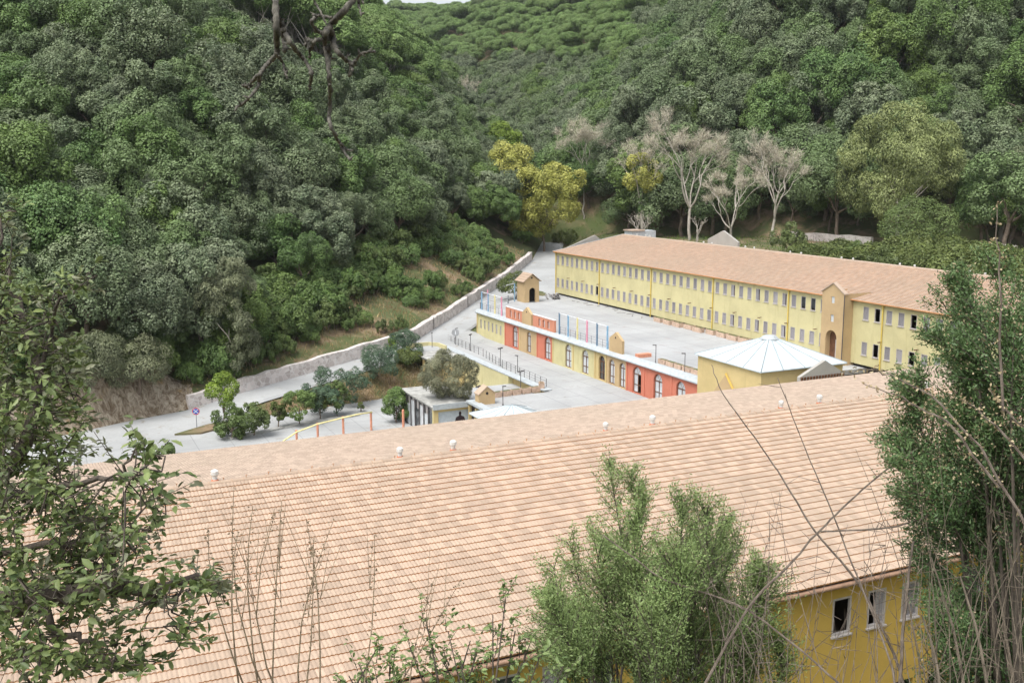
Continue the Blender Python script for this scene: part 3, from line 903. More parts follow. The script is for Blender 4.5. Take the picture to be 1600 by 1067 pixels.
# ================================================================== arcade building with the painted bays
CX = 61.7
arcade = empty('arcade_building', (62, 115, 0))
posC = lambda a, z, d: (CX + d, a, z)
bays = [  # y_left(far) y_right(near) colour, openings (centre, width, z0, ztop, arch)
    (144.1, 133.85, 'paint_yellow', [(142.76 - 1.452 * i, .62, 1.20, 2.63, False) for i in range(6)]),
    (133.85, 129.0, 'paint_red', [(130.55, 1.7, .18, 3.28, True)]),
    (129.0, 123.4, 'paint_beige', [(126.05, 1.35, .18, 3.12, True)]),
    (123.4, 118.78, 'paint_red', [(120.4, 1.75, .18, 3.25, True)]),
    (118.78, 113.14, 'paint_yellow', [(114.55, 1.75, .12, 3.15, True)]),
    (113.14, 107.62, 'paint_yellow', [(110.10, 1.75, .12, 3.15, True)]),
    (107.62, 104.95, 'paint_cream', [(105.95, 1.55, .12, 3.12, True)]),
    (104.95, 100.13, 'paint_beige', [(103.6, 1.35, .10, 3.05, True), (101.2, 1.35, .10, 3.05, True)]),
    (100.13, 96.42, 'paint_red', [(98.0, 1.85, .10, 3.15, True)]),
    (96.42, 90.96, 'paint_red', [(93.65, 1.75, .10, 3.12, True)]),
    (90.96, 84.8, 'paint_red', [(89.25, 1.75, .10, 3.12, True)]),
]
def arch_door(parent, yc, w, z0, zt, open_leaf=False, dark=False):
    """timber door with fanlight; frame is the part, each pane a sub-part"""
    x0, x1 = CX + .20, CX + .28
    mb = MB(); r = w / 2; zs = zt - r; t = .10
    mb.box(x0, x1, yc - r, yc - r + t, z0, zs); mb.box(x0, x1, yc + r - t, yc + r, z0, zs)
    mb.box(x0 - .01, x1 + .01, yc - r + t, yc + r - t, zs - .06, zs + .06)
    mb.box(x0 - .012, x1, yc - .06, yc + .06, z0, zs - .06)
    for z in (z0, z0 + .85):
        mb.box(x0 - .006, x1, yc - r + t, yc - .06, z, z + .10); mb.box(x0 - .006, x1, yc + .06, yc + r - t, z, z + .10)
    n = 10
    for k in range(n):
        a0, a1 = math.pi * k / n, math.pi * (k + 1) / n
        P = lambda a, rr, x: (x, yc - rr * math.cos(a), zs + .06 + (rr - .0) * math.sin(a) * (r - .06) / r)
        mb.add([P(a0, r, x0), P(a1, r, x0), P(a1, r - t, x0), P(a0, r - t, x0), P(a0, r, x1), P(a1, r, x1), P(a1, r - t, x1), P(a0, r - t, x1)],
               [(0, 1, 2, 3), (4, 7, 6, 5), (0, 4, 5, 1), (3, 2, 6, 7)])
    for k in (1, 2):
        a = math.pi * k / 3
        mb.tube([(x0 + .03, yc, zs + .05), (x0 + .03, yc - (r - t) * math.cos(a), zs + .05 + (r - t) * math.sin(a))], .022, 4)
    d = child(mb.build('door', M['door_brown']), parent)
    pm = 'pane_dark' if dark else 'pane_pale'
    for (a, b, nm) in ((yc - r + t, yc - .06, 0), (yc + .06, yc + r - t, 1)):
        if nm == 0 and open_leaf:       # leaf folded inwards, dark room behind
            continue
        q = MB(); q.box(x0 + .03, x0 + .045, a, b, z0 + .1, z0 + .85); q.box(x0 + .03, x0 + .045, a, b, z0 + .95, zs - .06); q.build('pane', M[pm], d)
    q = MB(); pts = [(x0 + .03, yc - (r - t) * math.cos(math.pi * k / 10), zs + .06 + (r - t) * math.sin(math.pi * k / 10) * .93) for k in range(11)]
    q.extrude(pts, (.015, 0, 0)); q.build('fanlight', M[pm], d)
    return d
for bi, (yl, yr, colr, ops) in enumerate(bays):
    mb = MB()
    facade(mb, posC, yr, yl, -.3, 3.48, sorted((c - w / 2, c + w / 2, z0, zt, ar) for (c, w, z0, zt, ar) in ops), .30)
    child(mb.build('wall_bay', M[colr]), arcade)
    for (c, w, z0, zt, ar) in ops:
        if ar: arch_door(arcade, c, w, z0, zt, bi == 8, bi == 6)
        else:
            mb = MB(); mb.box(CX + .10, CX + .14, c - w / 2, c + w / 2, z0, zt); ww = child(mb.build('window', M['frame_grey']), arcade)
            q = MB(); q.box(CX + .085, CX + .099, c - w / 2 + .06, c + w / 2 - .06, z0 + .06, zt - .06); q.build('shutter', M['shutter'], ww)
    # pilaster strip at the bay edge
    mb = MB(); mb.box(CX - .07, CX - .003, yl - .13, yl + .13, -.2, 3.47)
    child(mb.build('pilaster', M['paint_cream' if colr != 'paint_red' else 'paint_red']), arcade)
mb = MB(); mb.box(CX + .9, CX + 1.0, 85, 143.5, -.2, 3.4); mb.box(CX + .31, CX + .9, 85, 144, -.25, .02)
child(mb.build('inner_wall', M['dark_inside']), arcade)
mb = MB(); mb.quad((CX, 144.1, -.4), (72, 152.8, -.4), (72, 152.8, 3.5), (CX, 144.1, 3.5))
child(mb.build('side_wall', M['paint_yellow']), arcade)
prof = [(CX - .30, 3.485), (CX - .30, 3.62), (CX + .10, 3.98), (CX + .75, 4.02), (CX + .75, 3.485)]
mb = MB(); mb.extrude([(x, 85.0, z) for x, z in prof][::-1], (0, 59.4, 0))
child(mb.build('coping', M['coping']), arcade)
mb = MB(); mb.box(CX - .33, CX - .301, 85.0, 144.4, 3.50, 3.56)
child(mb.build('coping_drip', M['seam']), arcade)
# red parapet panels with peeled white figures, and two small gablet ornaments
for (ya, yb, cs_) in ((134.3, 128.5, (132.65, 131.25, 129.95)), (125.4, 118.95, (123.45, 122.1, 120.75))):
    mb = MB(); ops_ = sorted((c - .33, c + .33, 4.20, 5.32, True) for c in cs_)
    facade(mb, lambda a, z, d: (CX + .30 + d, a, z), yb, ya, 4.01, 5.60, ops_, .25)
    facade(mb, lambda a, z, d: (CX + .55 - d, a, z), yb, ya, 4.01, 5.60, ops_, .02)
    mb.box(CX + .26, CX + .59, yb - .02, ya + .02, 5.60, 5.68, 1)
    for y in (yb, ya): mb.quad((CX + .3, y, 4.01), (CX + .55, y, 4.01), (CX + .55, y, 5.6), (CX + .3, y, 5.6))
    child(mb.build('parapet_panel', [M['paint_panel'], M['steel_white']]), arcade)
for (yc, mat) in ((127.0, 'paint_beige'), (103.0, 'paint_beige')):
    mb = MB(); h = 1.45
    mb.extrude([(CX + .12, yc + h, 3.99), (CX + .12, yc - h, 3.99), (CX + .12, yc - h, 5.55), (CX + .12, yc, 6.42), (CX + .12, yc + h, 5.55)], (.34, 0, 0))
    gb = child(mb.build('gablet', M[mat]), arcade)
    q = MB(); q.tube([(CX + .10, yc + .0, 5.75), (CX + .125, yc, 5.75)], .13, 8); q.build('round_opening', M['dark_inside'], gb)
tag(arcade, 'low arcade with arched doors in red, yellow and beige painted bays under a terrace', 'building')

# coloured posts with a white rail on the terrace edge
def rail_run(ys, cols, label, zt=6.8, x=CX + .42):
    root = empty('terrace_railing', (x, ys[0], 3.99))
    top = MB(); top.tube([(0, 0, zt - 3.99 - .06), (0, ys[-1] - ys[0], zt - 3.99 - .06)], .045, 6); top.build('top_rail', M['steel_white'], root)
    for y, c in zip(ys, cols):
        m_ = MB(); m_.box(-.075, .075, -.09, .09, 0.0, zt - 3.99); m_.build('post', M[c], root, loc=(0, y - ys[0], 0))
    for z in (.30, .62, .95):
        m_ = MB(); m_.tube([(.14, 0, z), (.14, ys[-1] - ys[0], z)], .02, 5); m_.build('rail', M['steel_grey'], root)
    n = int(abs(ys[-1] - ys[0]) / 1.25)
    bm_ = MB(); bm_.box(-.02, .02, -.02, .02, 0, 1.0); bar = bm_.mesh('baluster', M['steel_grey'])
    for i in range(n + 1): link('baluster', bar, root, (.14, (ys[-1] - ys[0]) * i / n, 0))
    tag(root, label, 'railing', 'railings on the arcade terrace')
rail_run([143.3, 140.9, 138.4, 136.0], ['steel_blue', 'steel_blue', 'steel_yellow', 'steel_pink'], 'terrace railing with four coloured posts at the far end of the arcade roof')
rail_run([117.8, 115.35, 112.9, 110.4, 107.9, 105.4], ['steel_dark_blue', 'steel_blue', 'steel_yellow', 'steel_pink', 'steel_dark_blue', 'steel_blue'], 'terrace railing with six coloured posts above the yellow bays')
# side railing up to the turret
root = empty('terrace_railing', (62.3, 144.2, 3.72))
e = np.array([71.6, 151.6, 3.72]) - np.array([62.3, 144.2, 3.72])
for z in (.35, .65, .95, 1.25):
    m_ = MB(); m_.tube([(0, 0, z), (e[0], e[1], z)], .03, 5); m_.build('rail', M['steel_white'], root)
for i, c in enumerate(['steel_grey', 'steel_pink', 'steel_grey', 'steel_grey', 'steel_grey', 'steel_blue']):
    t = i / 5; hgt = 3.0 if c in ('steel_pink', 'steel_blue') else 1.3
    m_ = MB(); m_.box(-.07, .07, -.07, .07, 0, hgt); m_.build('post', M[c], root, loc=(e[0] * t, e[1] * t, 0))
m_ = MB(); m_.tube([(e[0] - 2.4, e[1] - 1.9, 3.0), (e[0], e[1], 3.0)], .05, 5); m_.build('top_rail', M['steel_white'], root)
tag(root, 'white barred railing running back to the beige turret', 'railing', 'railings on the arcade terrace')

# turret with arched doorway
kx0, kx1, ky0, ky1 = 72.36, 75.0, 149.4, 152.2
turret = empty('turret', (73.7, 150.8, 3.7))
mb = MB(); posK = lambda a, z, d: (a, ky0 + d, z)
facade(mb, posK, kx0, kx1, 3.6, 7.25, [(73.22, 74.38, 3.72, 6.1, True)], .35)
mb.quad((kx0, ky0, 3.6), (kx0, ky1, 3.6), (kx0, ky1, 7.25), (kx0, ky0, 7.25)); mb.quad((kx1, ky0, 3.6), (kx1, ky1, 3.6), (kx1, ky1, 7.25), (kx1, ky0, 7.25))
mb.quad((kx0, ky1, 3.6), (kx1, ky1, 3.6), (kx1, ky1, 7.25), (kx0, ky1, 7.25))
km = (kx0 + kx1) / 2
mb.add([(kx0, ky0, 7.25), (kx1, ky0, 7.25), (km, ky0, 8.3)], [(0, 1, 2)]); mb.add([(kx0, ky1, 7.25), (kx1, ky1, 7.25), (km, ky1, 8.3)], [(0, 1, 2)])
child(mb.build('wall', M['paint_beige']), turret)
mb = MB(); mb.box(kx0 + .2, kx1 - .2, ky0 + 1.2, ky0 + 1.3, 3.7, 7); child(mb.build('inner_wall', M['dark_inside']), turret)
mb = MB()
for sgn, x in ((-1, kx0), (1, kx1)):
    for r in range(4):
        t0, t1 = r / 4, (r + 1.12) / 4
        p = lambda t: (x + sgn * .35 + (km - x - sgn * .35) * min(t, 1), 7.08 + 1.33 * min(t, 1))
        (xa, za), (xb, zb_) = p(t0), p(t1)
        mb.extrude([(xa, ky0 - .3, za + .10), (xb, ky0 - .3, zb_ + .04), (xb, ky0 - .3, zb_ - .02), (xa, ky0 - .3, za - .0)], (0, ky1 - ky0 + .6, 0))
child(mb.build('roof', M['tile_top']), turret)
mb = MB(); mb.tube([(km, ky0 - .02, 7.75), (km, ky0 + .01, 7.75)], .16, 10); child(mb.build('round_opening', M['dark_inside']), turret)
tag(turret, 'small beige turret with a tiled gable roof and dark arched doorway on the terrace', 'turret')

# ================================================================== yellow hall with the white pyramid roof
hall = empty('hall', (65.7, 80, 0))
hx0, hx1, hy0, hy1, hz = 60.5, 70.9, 74.67, 85.26, 6.9
mb = MB()
i_ = .28
mb.box(hx0 + i_, hx1 - i_, hy0 + i_, hy1 - i_, -.2, hz - .03)
child(mb.build('wall', M['paint_cream']), hall)
mb = MB(); ap = ((hx0 + hx1) / 2, (hy0 + hy1) / 2, 9.15)
cs = [(hx0, hy0), (hx1, hy0), (hx1, hy1), (hx0, hy1)]
for i in range(4):
    a, b = cs[i], cs[(i + 1) % 4]
    mb.add([(a[0], a[1], hz), (b[0], b[1], hz), ap], [(0, 1, 2)])
    mb.quad((a[0], a[1], hz - .10), (b[0], b[1], hz - .10), (b[0], b[1], hz), (a[0], a[1], hz))
mb.add([(x, y, hz - .10) for x, y in cs], [(0, 1, 2, 3)])
rf = child(mb.build('roof', M['sheet_white']), hall)
for i in range(4):
    a, b = cs[i], cs[(i + 1) % 4]
    for k in range(4):
        t = k / 4
        e = (a[0] + (b[0] - a[0]) * t, a[1] + (b[1] - a[1]) * t, hz)
        q = MB(); q.tube([(e[0], e[1], hz + .02), (ap[0], ap[1], ap[2] + .02)], [.05, .03], 4); q.build('roof_seam', M['seam'], rf)
q = MB(); q.tube([(ap[0], ap[1], ap[2] - .28), (ap[0], ap[1], ap[2] + .02), (ap[0], ap[1], ap[2] + .10)], [.95, .62, .1], 8); q.build('roof_cap', M['coping'], rf)
mb = MB(); mb.extrude([(hx0 + i_ - .05, 83.6, 2.0), (hx0 + i_ - .05, 76.9, 2.0), (hx0 + i_ - .05, 80.3, 5.6)], (.045, 0, 0))
child(mb.build('gable_panel', M['paint_beige']), hall)
mb = MB()
mb.tube([(hx0 + i_ - .10, 80.2, 5.75), (hx0 + i_ - .10, 76.7, 1.9)], .13, 4)
child(mb.build('gable_trim', M['paint_ochre']), hall)
mb = MB(); pts = [(hx0 + i_ - .07, 81.2 + .9 * math.cos(math.pi * k / 10), 2.6 + .9 * math.sin(math.pi * k / 10)) for k in range(11)]; mb.extrude(pts, (.02, 0, 0))
child(mb.build('lunette', M['pane_pale']), hall)
tag(hall, 'yellow hall with a shallow white metal pyramid roof at the end of the arcade', 'building')
# grey gablet with a louvred strip in front of the hall
gz = empty('roof_gablet', (66.6, 73.0, 0))
mb = MB(); mb.extrude([(-2.9, 0, 0), (2.3, 0, 0), (2.3, 0, 6.45), (.05, 0, 7.78), (-2.9, 0, 6.42)], (0, .4, 0)); mb.build('gable_wall', M['paint_grey'], gz)
for i in range(15):
    q = MB(); q.box(-.13, .12, -.10, -.01, -.25, .25); o = q.build('louvre', M['door_brown'], gz, loc=(-2.72 + i * .355, 0, 6.16)); o.rotation_euler = (.0, 0, .3)
q = MB(); q.box(-2.95, 2.35, -.16, -.002, 5.78, 5.88); q.build('louvre_rail', M['concrete_old'], gz)
tag(gz, 'grey gablet with a strip of brown louvres beside the pyramid roof', 'gablet')
# ================================================================== sunken court, kiosks and street furniture
rw = empty('court_wall', (53.4, 120, -4))
mb = MB(); mb.box(53.41, 53.7, 103.8, 136.5, -4.2, -.36); mb.box(44.0, 53.4, 103.42, 103.7, -4.2, -.36)
child(mb.build('wall', M['paint_cream']), rw)
mb = MB(); mb.box(52.7, 53.9, 103.9, 136.5, .004, .13)
child(mb.build('coping', M['coping']), rw)
mb = MB(); mb.box(52.75, 53.405, 113.6, 136.0, -4.1, .0)
child(mb.build('facing', M['paint_yellow']), rw)
tag(rw, 'cream retaining wall with pale coping round the sunken court', 'wall')
mb = MB(); mb.box(44.05, 53.35, 103.75, 113.6, -1.3, -1.0)
tag(mb.build('lower_terrace', M['paving']), 'white concrete slab inside the railings', kind='structure')

# glazed block with the seated figure mural
gb = empty('glazed_block', (41, 108, -4))
x0, x1, y0, y1, zt = 38.65, 43.95, 102.75, 113.3, -.45
mb = MB(); mb.box(x0, x1 - .02, y0, y1, zt, zt + .22); mb.box(x0 - .15, x1, y0 - .15, y1 + .1, zt + .22, zt + .30)
child(mb.build('roof_slab', M['concrete_old']), gb)
mb = MB()
mb.box(x0 + .3, x0 + .4, y0 + .5, y1 - .2, -4, zt - .003); mb.box(x0 + .4, x1 - .05, y1 - .3, y1 - .2, -4, zt - .003)
child(mb.build('inner_wall', M['frame_grey']), gb)
for i, y in enumerate(np.linspace(y0 + .3, y1 - .1, 8)):
    q = MB(); q.box(x0 + .02, x0 + .20, -.09, .09, -4, zt - .003); child(q.build('column', M['metal_dark' if i not in (0, 7) else 'paint_yellow'], loc=(0, y, 0)), gb)
for i in range(7):
    ya, yb = np.linspace(y0 + .3, y1 - .1, 8)[i:i + 2]
    q = MB(); q.box(x0 + .12, x0 + .15, ya + .1, yb - .1, -3.9, -1.5 if i % 2 else -.9); child(q.build('pane', M['pane_pale' if i % 3 else 'pane_dark']), gb)
mb = MB()
mb.box(x0 + .05, x0 + .6, y0, y0 + .28, -4, zt - .003); mb.box(x1 - .7, x1 - .1, y0, y0 + .28, -4, zt - .003); mb.box(x0 + .6, x1 - .7, y0, y0 + .28, -.80, zt - .003)
child(mb.build('wall', M['paint_cream']), gb)
mb = MB(); mb.box(x0 + .6, x1 - .7, y0 + .22, y0 + .27, -4, -.80)
mp = child(mb.build('mural_panel', M['mural_pale']), gb)
cx_ = 41.9; yb_ = y0 + .205
fig = [(-1.15, 0), (-1.1, .35), (-.62, .55), (-.75, .95), (-.62, 1.45), (-.25, 1.62), (-.13, 1.72), (-.2, 1.95), (-.14, 2.2), (0, 2.3), (.14, 2.2), (.2, 1.95), (.13, 1.72), (.25, 1.62), (.62, 1.45), (.75, .95), (.62, .55), (1.1, .35), (1.15, 0)]
q = MB(); q.extrude([(cx_ + a * .8, yb_, -2.80 + b * .78) for a, b in fig][::-1], (0, .012, 0)); q.build('mural_figure', M['mural_dark'], mp)
mb = MB(); mb.box(43.02, 43.10, 94.4, y0 - .01, -4, -.36)
child(mb.build('side_wall', M['dark_inside']), gb)
for y in np.linspace(94.8, 102.4, 5):
    q = MB(); q.box(42.72, 43.0, -.16, .16, -4, -.30); child(q.build('column', M['paint_cream'], loc=(0, y, 0)), gb)
mb = MB(); mb.box(42.5, 43.5, 94.2, 102.58, .004, .26); mb.box(x0 - .1, x1, y0 - .25, y0 - .152, zt - .05, zt + .55)
child(mb.build('parapet', M['coping']), gb)
tag(gb, 'sunken glazed block with a seated figure mural and concrete roof', 'building')

# small pyramid kiosk
kk = empty('pyramid_kiosk', (42.6, 90.9, -4))
mb = MB(); mb.box(-2.9, 2.9, -2.9, 2.9, 0, 4.95); mb.build('wall', M['paint_cream'], kk)
mb = MB(); cs = [(-3.3, -3.3), (3.3, -3.3), (3.3, 3.3), (-3.3, 3.3)]
for i in range(4):
    a, b = cs[i], cs[(i + 1) % 4]; mb.add([(a[0], a[1], 5.0), (b[0], b[1], 5.0), (0, 0, 6.25)], [(0, 1, 2)]); mb.quad((*a, 4.9), (*b, 4.9), (*b, 5.0), (*a, 5.0))
rf = mb.build('roof', M['sheet_white'], kk)
for i in range(4):
    a, b = cs[i], cs[(i + 1) % 4]
    for k in range(3):
        t = k / 3; q = MB(); q.tube([(a[0] + (b[0] - a[0]) * t, a[1] + (b[1] - a[1]) * t, 5.02), (0, 0, 6.27)], [.04, .02], 4); q.build('roof_seam', M['seam'], rf)
tag(kk, 'small kiosk with a white pyramid roof at the edge of the tiled roof', 'kiosk')

# little gabled pillar by the planters
gp = empty('gabled_pillar', (44.2, 100.7, 0))
mb = MB(); mb.extrude([(-.95, 0, 0), (.95, 0, 0), (.95, 0, 1.25), (0, 0, 2.0), (-.95, 0, 1.25)], (0, 1.1, 0)); mb.build('body', M['paint_beige'], gp)
mb = MB(); mb.extrude([(-1.05, -.08, 1.22), (0, -.08, 2.06), (1.05, -.08, 1.22), (1.05, -.08, 1.12), (0, -.08, 1.93), (-1.05, -.08, 1.12)], (0, 1.26, 0)); mb.build('coping', M['tile_top'], gp)
mb = MB(); mb.tube([(0, -.03, 1.25), (0, .01, 1.25)], .16, 8); mb.build('round_opening', M['dark_inside'], gp)
tag(gp, 'small beige gabled pillar at the end of the planter row', 'pillar')

# planter troughs
ORD = ['first', 'second', 'third', 'fourth', 'fifth', 'sixth', 'seventh', 'eighth', 'ninth', 'tenth', 'eleventh', 'twelfth']
def trough_mesh(l, w, h):
    mb = MB(); mb.extrude([(-l / 2 + .06, -w / 2, 0), (l / 2 - .06, -w / 2, 0), (l / 2, -w / 2, h), (-l / 2, -w / 2, h)], (0, w, 0)); a = mb.mesh('trough', M['box_pink'])
    mb = MB(); mb.box(-l / 2 + .07, l / 2 - .07, -w / 2 + .06, w / 2 - .06, h + .002, h + .012); b = mb.mesh('soil', M['hill_ground'])
    return a, b
def trough(x, y, z, rz, meshes, label, group):
    r_ = empty('planter', (x, y, z), rz); link('trough', meshes[0], r_); link('soil', meshes[1], r_)
    tag(r_, label, 'planter', group)
T1 = trough_mesh(1.18, .6, .62)
for i in range(6):
    trough(45.3 + i * 1.28, 103.35 + i * .14, .004, .10, T1, '%s pinkish planter trough counted from the gabled pillar beside the sunken court' % ORD[i], 'planters beside the sunken court')
trough(53.2, 105.3, .135, 1.2, T1, 'last planter trough, turned, at the corner of the courtyard railing', 'planters beside the sunken court')
T2 = trough_mesh(1.9, .7, .62)
for i in range(9):
    trough(80.6 + random.uniform(-.25, .25), 122.4 - i * 2.45, 3.724, math.pi / 2 + random.uniform(-.08, .08), T2, '%s pink planter trough, counted from the far end, at the foot of the yellow facade' % ORD[i], 'planters along the yellow facade')
T3 = trough_mesh(1.4, .6, .5)
for i in range(6):
    trough(63.8, 95.8 - i * 1.6, 3.724, math.pi / 2 + random.uniform(-.05, .05), T3, '%s low planter trough from the bench block on the terrace edge above the red bays' % ORD[i], 'planters on the terrace edge')
tb = MB(); tb.box(-.9, .9, -.35, .35, 0, .42)
tag(tb.build('terrace_bench', M['post_orange'], loc=(64.0, 100.3, 3.722)), 'low terracotta coloured bench block behind the near gablet', 'bench')

# lamp posts
def lamp_meshes(h, kind):
    p = MB(); p.tube([(0, 0, 0), (0, 0, .12), (0, 0, .121), (0, 0, h)], [.09, .09, .045, .04], 6)
    hd = MB()
    if kind == 'T': hd.box(-.42, .42, -.09, .09, h, h + .07); hd.box(-.45, -.15, -.14, .14, h + .07, h + .14); hd.box(.15, .45, -.14, .14, h + .07, h + .14)
    else: hd.box(-.05, .38, -.09, .09, h, h + .09)
    return p.mesh('pole', M['metal_dark']), hd.mesh('lamp_head', M['metal_dark'])
LT, LS = lamp_meshes(2.25, 'T'), lamp_meshes(2.05, 'S')
for (x, y, z, m_, rz, lab) in [
    (54.35, 119.4, .135, LT, .5, 'dark twin headed lamp post on the wall beside the big olive tree'),
    (54.9, 115.4, .004, LS, 2.0, 'dark single lamp post leaning over the middle of the courtyard railing'),
    (52.6, 109.7, -.99, LT, .2, 'dark twin headed lamp post standing on the white slab inside the railing'),
    (55.4, 131.9, .004, LT, .9, 'dark twin headed lamp post behind the olive tree crown'),
    (56.1, 139.2, .004, LS, .3, 'dark lamp post by the round grey road sign'),
    (51.5, 136.9, .004, LS, 1.2, 'dark lamp post above the curved yellow wall'),
    (45.6, 99.6, .004, LS, .1, 'short dark lamp post beside the gabled pillar'),
    (44.6, 104.0, -.99, LT, .6, 'dark twin headed lamp post at the foot of the olive tree'),
    (63.1, 96.3, 3.73, LS, 2.4, 'thin dark pole on the terrace edge above the open red door'),
    (63.1, 90.6, 3.73, LS, 2.6, 'thin dark pole on the terrace edge nearest the pyramid roof')]:
    r_ = empty('lamp_post', (x, y, z), rz); link('pole', m_[0], r_); link('lamp_head', m_[1], r_)
    tag(r_, lab, 'lamp post', 'lamp posts around the courtyard')

# courtyard railing
cr = empty('courtyard_railing', (54.3, 106, .13))
pm_ = MB(); pm_.box(-.025, .025, -.025, .025, 0, 1.05); POST = pm_.mesh('post', M['metal_dark'])
run_ = [(54.0, 105.6), (54.1, 111.8), (54.25, 118.6), (55.2, 127.0), (55.3, 132.0), (55.3, 140.5)]
for (a, b) in zip(run_[:-1], run_[1:]):
    L = math.hypot(b[0] - a[0], b[1] - a[1]); n = max(1, int(L / 1.3))
    for i in range(n): link('post', POST, cr, (a[0] + (b[0] - a[0]) * i / n - 54.3, a[1] + (b[1] - a[1]) * i / n - 106, -.12))
    for z in (.35, .65, .92):
        q = MB(); q.tube([(a[0] - 54.3, a[1] - 106, z), (b[0] - 54.3, b[1] - 106, z)], .014, 4); q.build('rail', M['metal_dark'], cr)
tag(cr, 'dark iron railing along the courtyard edge above the sunken court', 'railing')
cr = empty('court_railing', (45, 104.3, -1))
for i in range(8): link('post', POST, cr, (i * 1.15, .1 * i, 0))
for z in (.4, .7, 1.0):
    q = MB(); q.tube([(0, 0, z), (8.05, .7, z)], .014, 4); q.build('rail', M['metal_dark'], cr)
tag(cr, 'thin dark railing on the white slab behind the planter row', 'railing')

# signs
sg = empty('road_sign', (15.9, 119.4, -3.8), -.3)
q = MB(); q.tube([(0, 0, 0), (0, 0, 2.2)], .04, 6); q.build('pole', M['steel_grey'], sg)
q = MB(); q.tube([(0, -.05, 1.95), (0, -.03, 1.95)], .42, 20); dsc = q.build('disc', M['sign_red'], sg)
q = MB(); q.tube([(0, -.058, 1.95), (0, -.052, 1.95)], .33, 20); q.build('blue_field', M['sign_blue'], dsc)
q = MB()
for s_ in (-1, 1):
    q.add([(-.27 * s_ - .04, -.064, 1.95 + .25), (-.27 * s_ + .05, -.064, 1.95 + .25), (.27 * s_ + .04, -.064, 1.95 - .25), (.27 * s_ - .05, -.064, 1.95 - .25)], [(0, 1, 2, 3)])
q.build('cross_bars', M['steel_white'], dsc)
tag(sg, 'round blue and red no stopping sign on the traffic island', 'road sign')
sg = empty('road_sign', (55.1, 136.8, 0), -.45)
q = MB(); q.tube([(0, 0, 0), (0, 0, 2.0)], .04, 6); q.build('pole', M['metal_dark'], sg)
q = MB(); q.tube([(0, -.05, 1.9), (0, -.03, 1.9)], .55, 20); dsc = q.build('disc', M['sign_grey'], sg)
q = MB(); q.box(-.07, .07, -.062, -.052, 1.65, 2.15); q.build('bracket', M['steel_white'], dsc)
tag(sg, 'round grey back of a road sign at the head of the courtyard', 'road sign')

# ramp rail on orange posts
pr = empty('ramp_rail', (29.5, 109.5, -4))
pts = [(33.9, 110.3, -2.0), (30.4, 109.5, -1.9), (27.5, 109.6, -2.35), (25.0, 109.05, -2.75)]
for x, y, z in pts:
    q = MB(); q.tube([(x - 29.5, y - 109.5, 0), (x - 29.5, y - 109.5, z + 4.08)], .13, 8); q.build('post', M['post_orange'], pr)
cur = [(34.0, 110.3, -1.95), (32.2, 109.8, -1.9), (30.4, 109.4, -2.0), (27.5, 109.4, -2.4), (25.0, 108.9, -2.9), (23.4, 108.2, -3.5), (22.4, 107.4, -4.0)]
q = MB(); q.tube([(a - 29.5, b - 109.65, c + 4.1) for a, b, c in cur], .085, 6); q.build('rail', M['steel_yellow'], pr, smooth=True)
tag(pr, 'curved yellow rail carried on four orange posts in the lower court', 'railing')
q = MB(); q.tube([(0, 0, 0), (0, 0, 2.08), (0, 0, 2.16)], [.14, .14, .07], 10)
tag(q.build('bollard_post', M['post_orange'], loc=(37.6, 109.8, -4)), 'single orange post beside the glazed block', 'post')

# pavilion with brick doorway, curved yellow wall
pv = empty('garden_pavilion', (50.2, 130.5, -4))
mb = MB(); mb.box(-2.6, 2.4, -3.2, 3.4, 3.75, 4.0); mb.box(-2.75, 2.4, -3.35, 3.4, 4.0, 4.08); mb.build('roof_slab', M['concrete_old'], pv)
mb = MB(); mb.box(-.6, 2.4, -3.0, 3.3, 0, 3.75); mb.build('wall', M['paint_cream'], pv)
for y in (-2.9, .2, 3.1):
    q = MB(); q.box(-2.45, -2.15, y - .15, y + .15, 0, 3.75); q.build('column', M['paint_cream'], pv)
mb = MB(); mb.box(-.66, -.605, -.4, 2.9, .1, 3.3); mb.build('brick_infill', M['brick_red'], pv)
tag(pv, 'small flat roofed pavilion with a brick infill beside the olive tree', 'pavilion')
mb = MB(); arc = [(46.9, 136.2), (47.8, 137.3), (49.5, 138.0), (51.4, 138.0), (52.4, 136.8), (52.5, 134.0)]
for a, b in zip(arc[:-1], arc[1:]):
    d_ = np.array(b) - np.array(a); d_ /= np.linalg.norm(d_); n_ = np.array([-d_[1], d_[0]]) * .14
    mb.prism([tuple(np.array(a) + n_), tuple(np.array(a) - n_), tuple(np.array(b) - n_), tuple(np.array(b) + n_)], -3.0, .62)
tag(mb.build('curved_wall', M['paint_yellow']), 'curved yellow parapet wall above the brick pavilion', 'wall')

# grey planks stacked near the turret
pk = empty('plank_stack', (79.4, 153.2, 3.73), 1.15)
rg = random.Random(9)
for i in range(16):
    q = MB(); q.box(-2.6, 2.6, -.11, .11, 0, .07)
    o = q.build('plank', M['timber_grey'], pk, loc=(rg.uniform(-.3, .3), rg.uniform(-1.1, 1.1), .075 * (i // 4) * 1.6)); o.rotation_euler = (0, 0, rg.uniform(-.16, .16))
tag(pk, 'loose stack of grey planks between the turret and the yellow facade', 'planks')
for i in range(12):
    q = MB(); l = rg.uniform(.5, 1.6); q.box(-l / 2, l / 2, -.09, .09, 0, .06)
    o = q.build('loose_board', M['timber_grey'], loc=(rg.uniform(80.4, 81.7), 148 - i * 1.9 + rg.uniform(-.5, .5), 3.724)); o.rotation_euler = (0, 0, rg.uniform(0, 3))
    tag(o, '%s loose weathered board from the plank stack along the foot of the yellow facade' % ORD[i], 'board', 'boards littering the facade foot')
